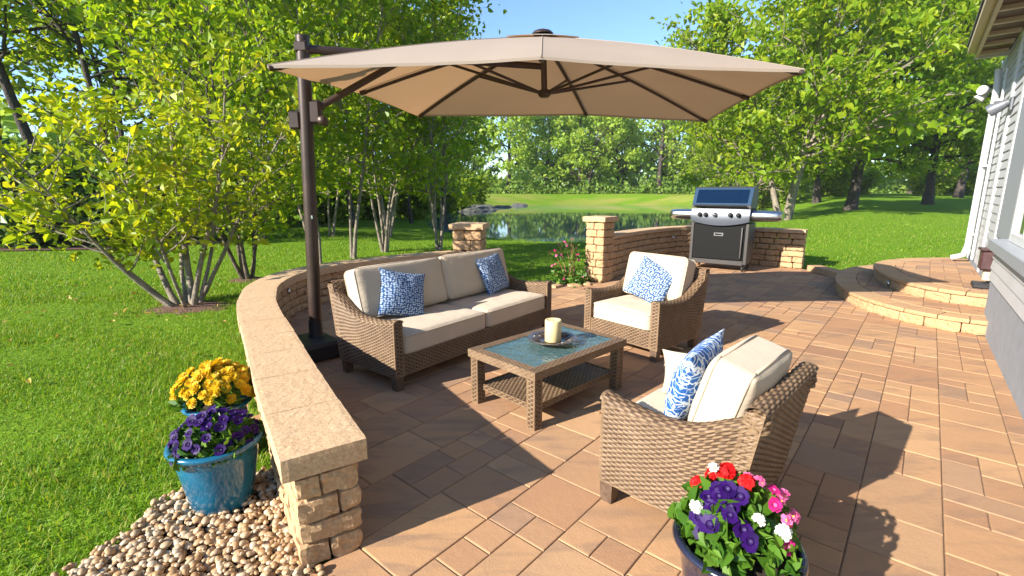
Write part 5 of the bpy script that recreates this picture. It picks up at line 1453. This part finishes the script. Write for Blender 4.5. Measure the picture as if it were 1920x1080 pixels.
def plant(name, loc, label, rx, hz, nl, ls, flowers, seed, mat='leaf_pot', low=.0, drop=.25):
    """mound of foliage with single flowers; flowers: list of (kind, mats, count, size, zone)"""
    g = np.random.default_rng(seed); r = empty(name, loc); tag(r, label, 'flowers')
    n = nl; th = g.uniform(0, 2 * np.pi, n); rr_ = np.sqrt(g.random(n)); zz = g.random(n)
    surf = np.sqrt(np.clip(1 - rr_ ** 2, 0, 1))
    z = low + hz * surf * (.35 + .65 * zz) - drop * hz * rr_ ** 3 * g.random(n)
    rad = rx * rr_ * (1 + .1 * np.sin(th * 5 + seed)); C = np.stack([rad * np.cos(th), rad * np.sin(th), z], 1) + g.normal(size=(n, 3)) * .006
    link('foliage', leaf_mesh('foliage', C, ls, M[mat], g, up=.9, ovate=True), r)
    b = MB()
    for k in range(46):
        a = g.uniform(0, 6.28); q = math.sqrt(g.random()); e = Vector((math.cos(a) * rx * q * .95, math.sin(a) * rx * q * .95, low + hz * math.sqrt(max(0, 1 - q * q)) * .92))
        b.tube([Vector((e.x * .2, e.y * .2, -.01)), Vector((e.x * .6, e.y * .6, e.z * .65)), e], [.003, .0025, .0015], 4, cap=False)
    b.build('stems', M['stem'], r)
    placed = []
    for kind, mats, cnt, size, zone in flowers:
        for k in range(cnt):
            for _ in range(60):
                a = g.uniform(0, 2 * math.pi); q = math.sqrt(g.random()) * zone[1]
                if q < zone[0]: continue
                if len(zone) > 2 and abs((a - zone[2] + math.pi) % (2 * math.pi) - math.pi) > zone[3]: continue
                p = Vector((math.cos(a) * rx * q, math.sin(a) * rx * q, low + hz * math.sqrt(max(0, 1 - min(1, q) ** 2)) * g.uniform(.92, 1.12) + .012 - drop * hz * max(0, q - .8)))
                if all((p - o_).length > .036 * size for o_ in placed): break
            else: continue
            placed.append(p); nrm = Vector((p.x * 1.3, p.y * 1.3, max(p.z - low, 0) + .5 * rx)).normalized() + Vector(g.normal(size=3) * .22) + Vector((-.1, -.45, .12))
            f = link('flower', fmesh(kind, mats, 1 + k % 3), r, p); f.rotation_mode = 'QUATERNION'
            f.rotation_quaternion = nrm.to_track_quat('Z', 'Y') @ Matrix.Rotation(g.uniform(0, 6.28), 4, 'Z').to_quaternion()
            s = size * g.uniform(.82, 1.15); f.scale = (s, s, s)
    return r
PA = (-1.43, 2.13, -.02); PB_ = (-1.72, 2.62, -.02); PC = (.765, 1.43, .0)
pot('teal_flower_pot', PA, pot_prof(.190, .13, .355), 'teal', 'glossy teal pot with purple petunias on the pebbles by the wall')
pot('teal_flower_pot', PB_, pot_prof(.165, .11, .33), 'teal', 'glossy teal pot with yellow flowers behind the purple petunia pot')
pot('dark_flower_pot', PC, pot_prof(.192, .14, .345), 'navypot', 'dark navy pot of mixed flowers in front of the near armchair')
plant('purple_petunias', (PA[0], PA[1], PA[2] + .325), 'mound of deep purple petunias in the front teal pot', .188, .135, 900, .040, [('petunia', ['p_purple', 'p_dark'], 58, .74, (.0, 1.0))], 5, low=.0, drop=.15)
plant('yellow_chrysanthemums', (PB_[0], PB_[1], PB_[2] + .345), 'dome of golden yellow chrysanthemums in the rear teal pot', .205, .155, 700, .05, [('mum', ['p_yellow', 'p_amber'], 72, 1.05, (.0, 1.0))], 6, low=.02, drop=.15)
plant('mixed_flowers', (PC[0], PC[1] + .02, PC[2] + .345), 'red, pink, white and purple flowers in the dark navy pot', .185, .20, 620, .055,
      [('geranium', ['p_red'], 4, .82, (.15, .8, 1.9, .9)), ('petunia', ['p_purple', 'p_dark'], 13, .85, (.3, .95, 3.9, .6)), ('phlox', ['p_pink', 'p_eye'], 7, .72, (.2, 1.0, .1, 1.0)), ('phlox', ['p_white', 'p_eye'], 5, .68, (.5, 1.05)),
       ('petunia', ['p_magenta', 'p_pink'], 6, .66, (.45, 1.05, -.2, 1.0)), ('geranium', ['p_red'], 1, .85, (.1, .4, 4.7, .5))], 7, low=.0, drop=.15)
# planting between the piers
gp_ = empty('garden_rose', (.98, 7.95, -.02)); tag(gp_, 'spindly rose with red stems and pink blooms between the two stone piers', 'plant')
g = np.random.default_rng(97); b = MB(); sites = []; tips = []
for k, (dx, dy, h) in enumerate([(-.16, 0, .62), (-.10, .04, .70), (.02, .02, .74), (.08, -.02, .66), (.13, .05, .60), (-.04, -.05, .5)]):
    st = wander((dx * .3, dy * .3, 0), (dx, dy, .8), h, 8, g, .10, .03); b.tube(st, [.009 * (1 - .6 * i / 8) for i in range(9)], 5, cap=False); tips.append(st[-1]); sites += st[5:]
    for q in (5, 6, 7):
        br = wander(st[q], (g.normal(), g.normal(), .5), .13, 3, g, .2); b.tube(br, [.004, .003, .0025, .002], 4, cap=False); sites += br; tips.append(br[-1])
b.build('stems', M['redstem'], gp_)
sites = np.array(sites); C = np.concatenate([sites[g.integers(0, len(sites), 60)] + g.normal(size=(60, 3)) * .03, np.stack([g.normal(size=420) * .17, g.normal(size=420) * .12, np.abs(g.normal(size=420)) * .09 + .03], 1)])
link('foliage', leaf_mesh('rose_foliage', C, .06, M['leaf_pot'], g, ovate=True), gp_)
for k, p in enumerate(tips[:14] + [np.array([-.22, -.06, .16]), np.array([-.12, -.12, .10]), np.array([.2, -.05, .13]), np.array([-.26, .02, .32])]):
    f = link('flower', fmesh('phlox', ['p_pink' if k % 3 else 'p_magenta', 'p_eye'], 1 + k % 3), gp_, Vector(p)); f.rotation_euler = (g.uniform(-.9, .9), g.uniform(-.9, .9), g.uniform(0, 6)); f.scale = (.8, .8, .8)
b = MB(); n = 24; vs = [(.85 + .75 * math.cos(2 * math.pi * k / n), 7.98 + .30 * math.sin(2 * math.pi * k / n), -.012) for k in range(n)]; b.add(vs, [tuple(range(n))]); tag(b.build('planting_bed_ground', M['soil']), kind='structure')
for k, (x, y, s, lb) in enumerate([(1.02, 7.66, .15, 'flat tan stone at the front right of the rose bed'), (.72, 7.62, .13, 'flat tan stone at the front left of the rose bed'), (1.24, 7.80, .12, 'flat tan stone against the foot of the tall pier')]):
    b = MB(); flat_box(b, (x, y), R(10 + 35 * k), (s * 1.5, s, .05), -.015, (4, 4, 2), .018, .02); tag(b.build('edging_stone', M['block']), lb, 'stone', 'stones round the rose bed')


hz = MB(); hz.box((20, 150, 14), (900, 640, 36)); ho = None
hm = bpy.data.materials.new('summer_haze'); hm.use_nodes = True; hn = hm.node_tree; hn.nodes.remove(hn.nodes['Principled BSDF'])
pv_ = hn.nodes.new('ShaderNodeVolumePrincipled'); pv_.inputs['Density'].default_value = .0004; pv_.inputs['Color'].default_value = (.95, .97, 1, 1)
hn.links.new(pv_.outputs[0], hn.nodes['Material Output'].inputs['Volume'])
if HAZE: tag(hz.build('haze', hm), 'faint warm haze over the far side of the pond', 'haze', kind='stuff')

def fallen():
    g = np.random.default_rng(55); n = 130; x = g.normal(-4.6, 1.5, n); y = g.normal(6.3, 1.5, n)
    k = ~in_poly(x, y, PATIO) & (poly_dist(x, y, PATIO) > .2); x, y = x[k], y[k]
    lm = leaf_mat('fallen_leaf', [(.40, .30, .05), (.34, .20, .06), (.46, .40, .08)], .2)
    tag(link('fallen_leaves', leaf_mesh('fallen_leaves', np.stack([x, y, ground_h(x, y) + .055 + 0 * x], 1), .06, lm, g, up=3.0, ovate=True)), 'fallen yellow leaves scattered on the lawn under the yellow leaved tree', 'leaves', kind='stuff')
fallen()

def boulder(x, y, s, seed, label):
    import bmesh
    bm = bmesh.new(); bmesh.ops.create_icosphere(bm, subdivisions=4, radius=1); off = Vector((seed * 5.1, seed, 2))
    for p in bm.verts:
        q = p.co.copy(); p.co *= 1 + .35 * mnoise.noise(q * 1.1 + off) + .14 * mnoise.noise(q * 3 + off); p.co = Vector((p.co.x * s[0], p.co.y * s[1], p.co.z * s[2]))
    me = bpy.data.meshes.new('boulder'); bm.to_mesh(me); bm.free(); me.materials.append(ROCK)
    tag(link('boulder', me, None, Vector((x, y, gz(x, y)))), label, 'boulder', 'boulders at the left end of the pond')
ROCK = simple('grey_rock', (.085, .085, .075), .9, var=.45, scale=3, bmp=1.0, bscale=9, bdist=.06)
for k, (x, y, s, lb) in enumerate([(-3.0, 50.5, (1.9, 1.2, .62), 'largest grey boulder at the left end of the pond'), (-1.2, 57, (1.7, 1.1, .45), 'grey boulder right of the largest one on the pond bank'), (-3.6, 44.5, (1.4, 1.0, .5), 'grey boulder left of the largest one on the pond bank'), (.8, 62.5, (1.3, .9, .35), 'low grey boulder at the right end of the rocky pond bank')]):
    boulder(x, y, s, k + 1, lb)
# ------------------------------------------------------------------ light and camera
wd = bpy.data.worlds.new('World'); S.world = wd; wd.use_nodes = True
nt = wd.node_tree; bg = nt.nodes['Background']
sky = nt.nodes.new('ShaderNodeTexSky'); sky.sky_type = 'NISHITA'; sky.sun_disc = False
SUN_EL, SUN_TO = R(SUN_E), Vector((-.84, -.54, 0)).normalized()
sky.sun_elevation = SUN_EL; sky.sun_rotation = math.atan2(SUN_TO.x, SUN_TO.y)
sky.air_density = 1.0; sky.dust_density = .0; sky.ozone_density = 5.0
nt.links.new(sky.outputs[0], bg.inputs[0]); bg.inputs[1].default_value = .112
ld = bpy.data.lights.new('sun', 'SUN'); ld.energy = 5.0; ld.angle = R(.5); ld.color = (1.0, .93, .82)
lo = bpy.data.objects.new('sun', ld); COL.objects.link(lo)
dv = Vector((SUN_TO.x * math.cos(SUN_EL), SUN_TO.y * math.cos(SUN_EL), math.sin(SUN_EL)))
lo.rotation_euler = dv.to_track_quat('Z', 'Y').to_euler()
cam = bpy.data.cameras.new('camera'); cam.sensor_width = 36; cam.lens = 16.875; cam.clip_start = .05; cam.clip_end = 2000
co = bpy.data.objects.new('camera', cam); COL.objects.link(co); co.location = (0, 0, 1.5)
co.rotation_euler = (math.pi / 2 - math.atan(.2), 0, 0); S.camera = co
S.render.engine = 'CYCLES'; S.cycles.use_denoising = True
S.cycles.max_bounces = 8; S.cycles.diffuse_bounces = 4; S.cycles.transmission_bounces = 6; S.cycles.transparent_max_bounces = 8
S.view_settings.view_transform = 'Standard'; S.view_settings.look = 'None'; S.view_settings.gamma = 1; S.view_settings.use_curve_mapping = False
S.view_settings.exposure = EXPO
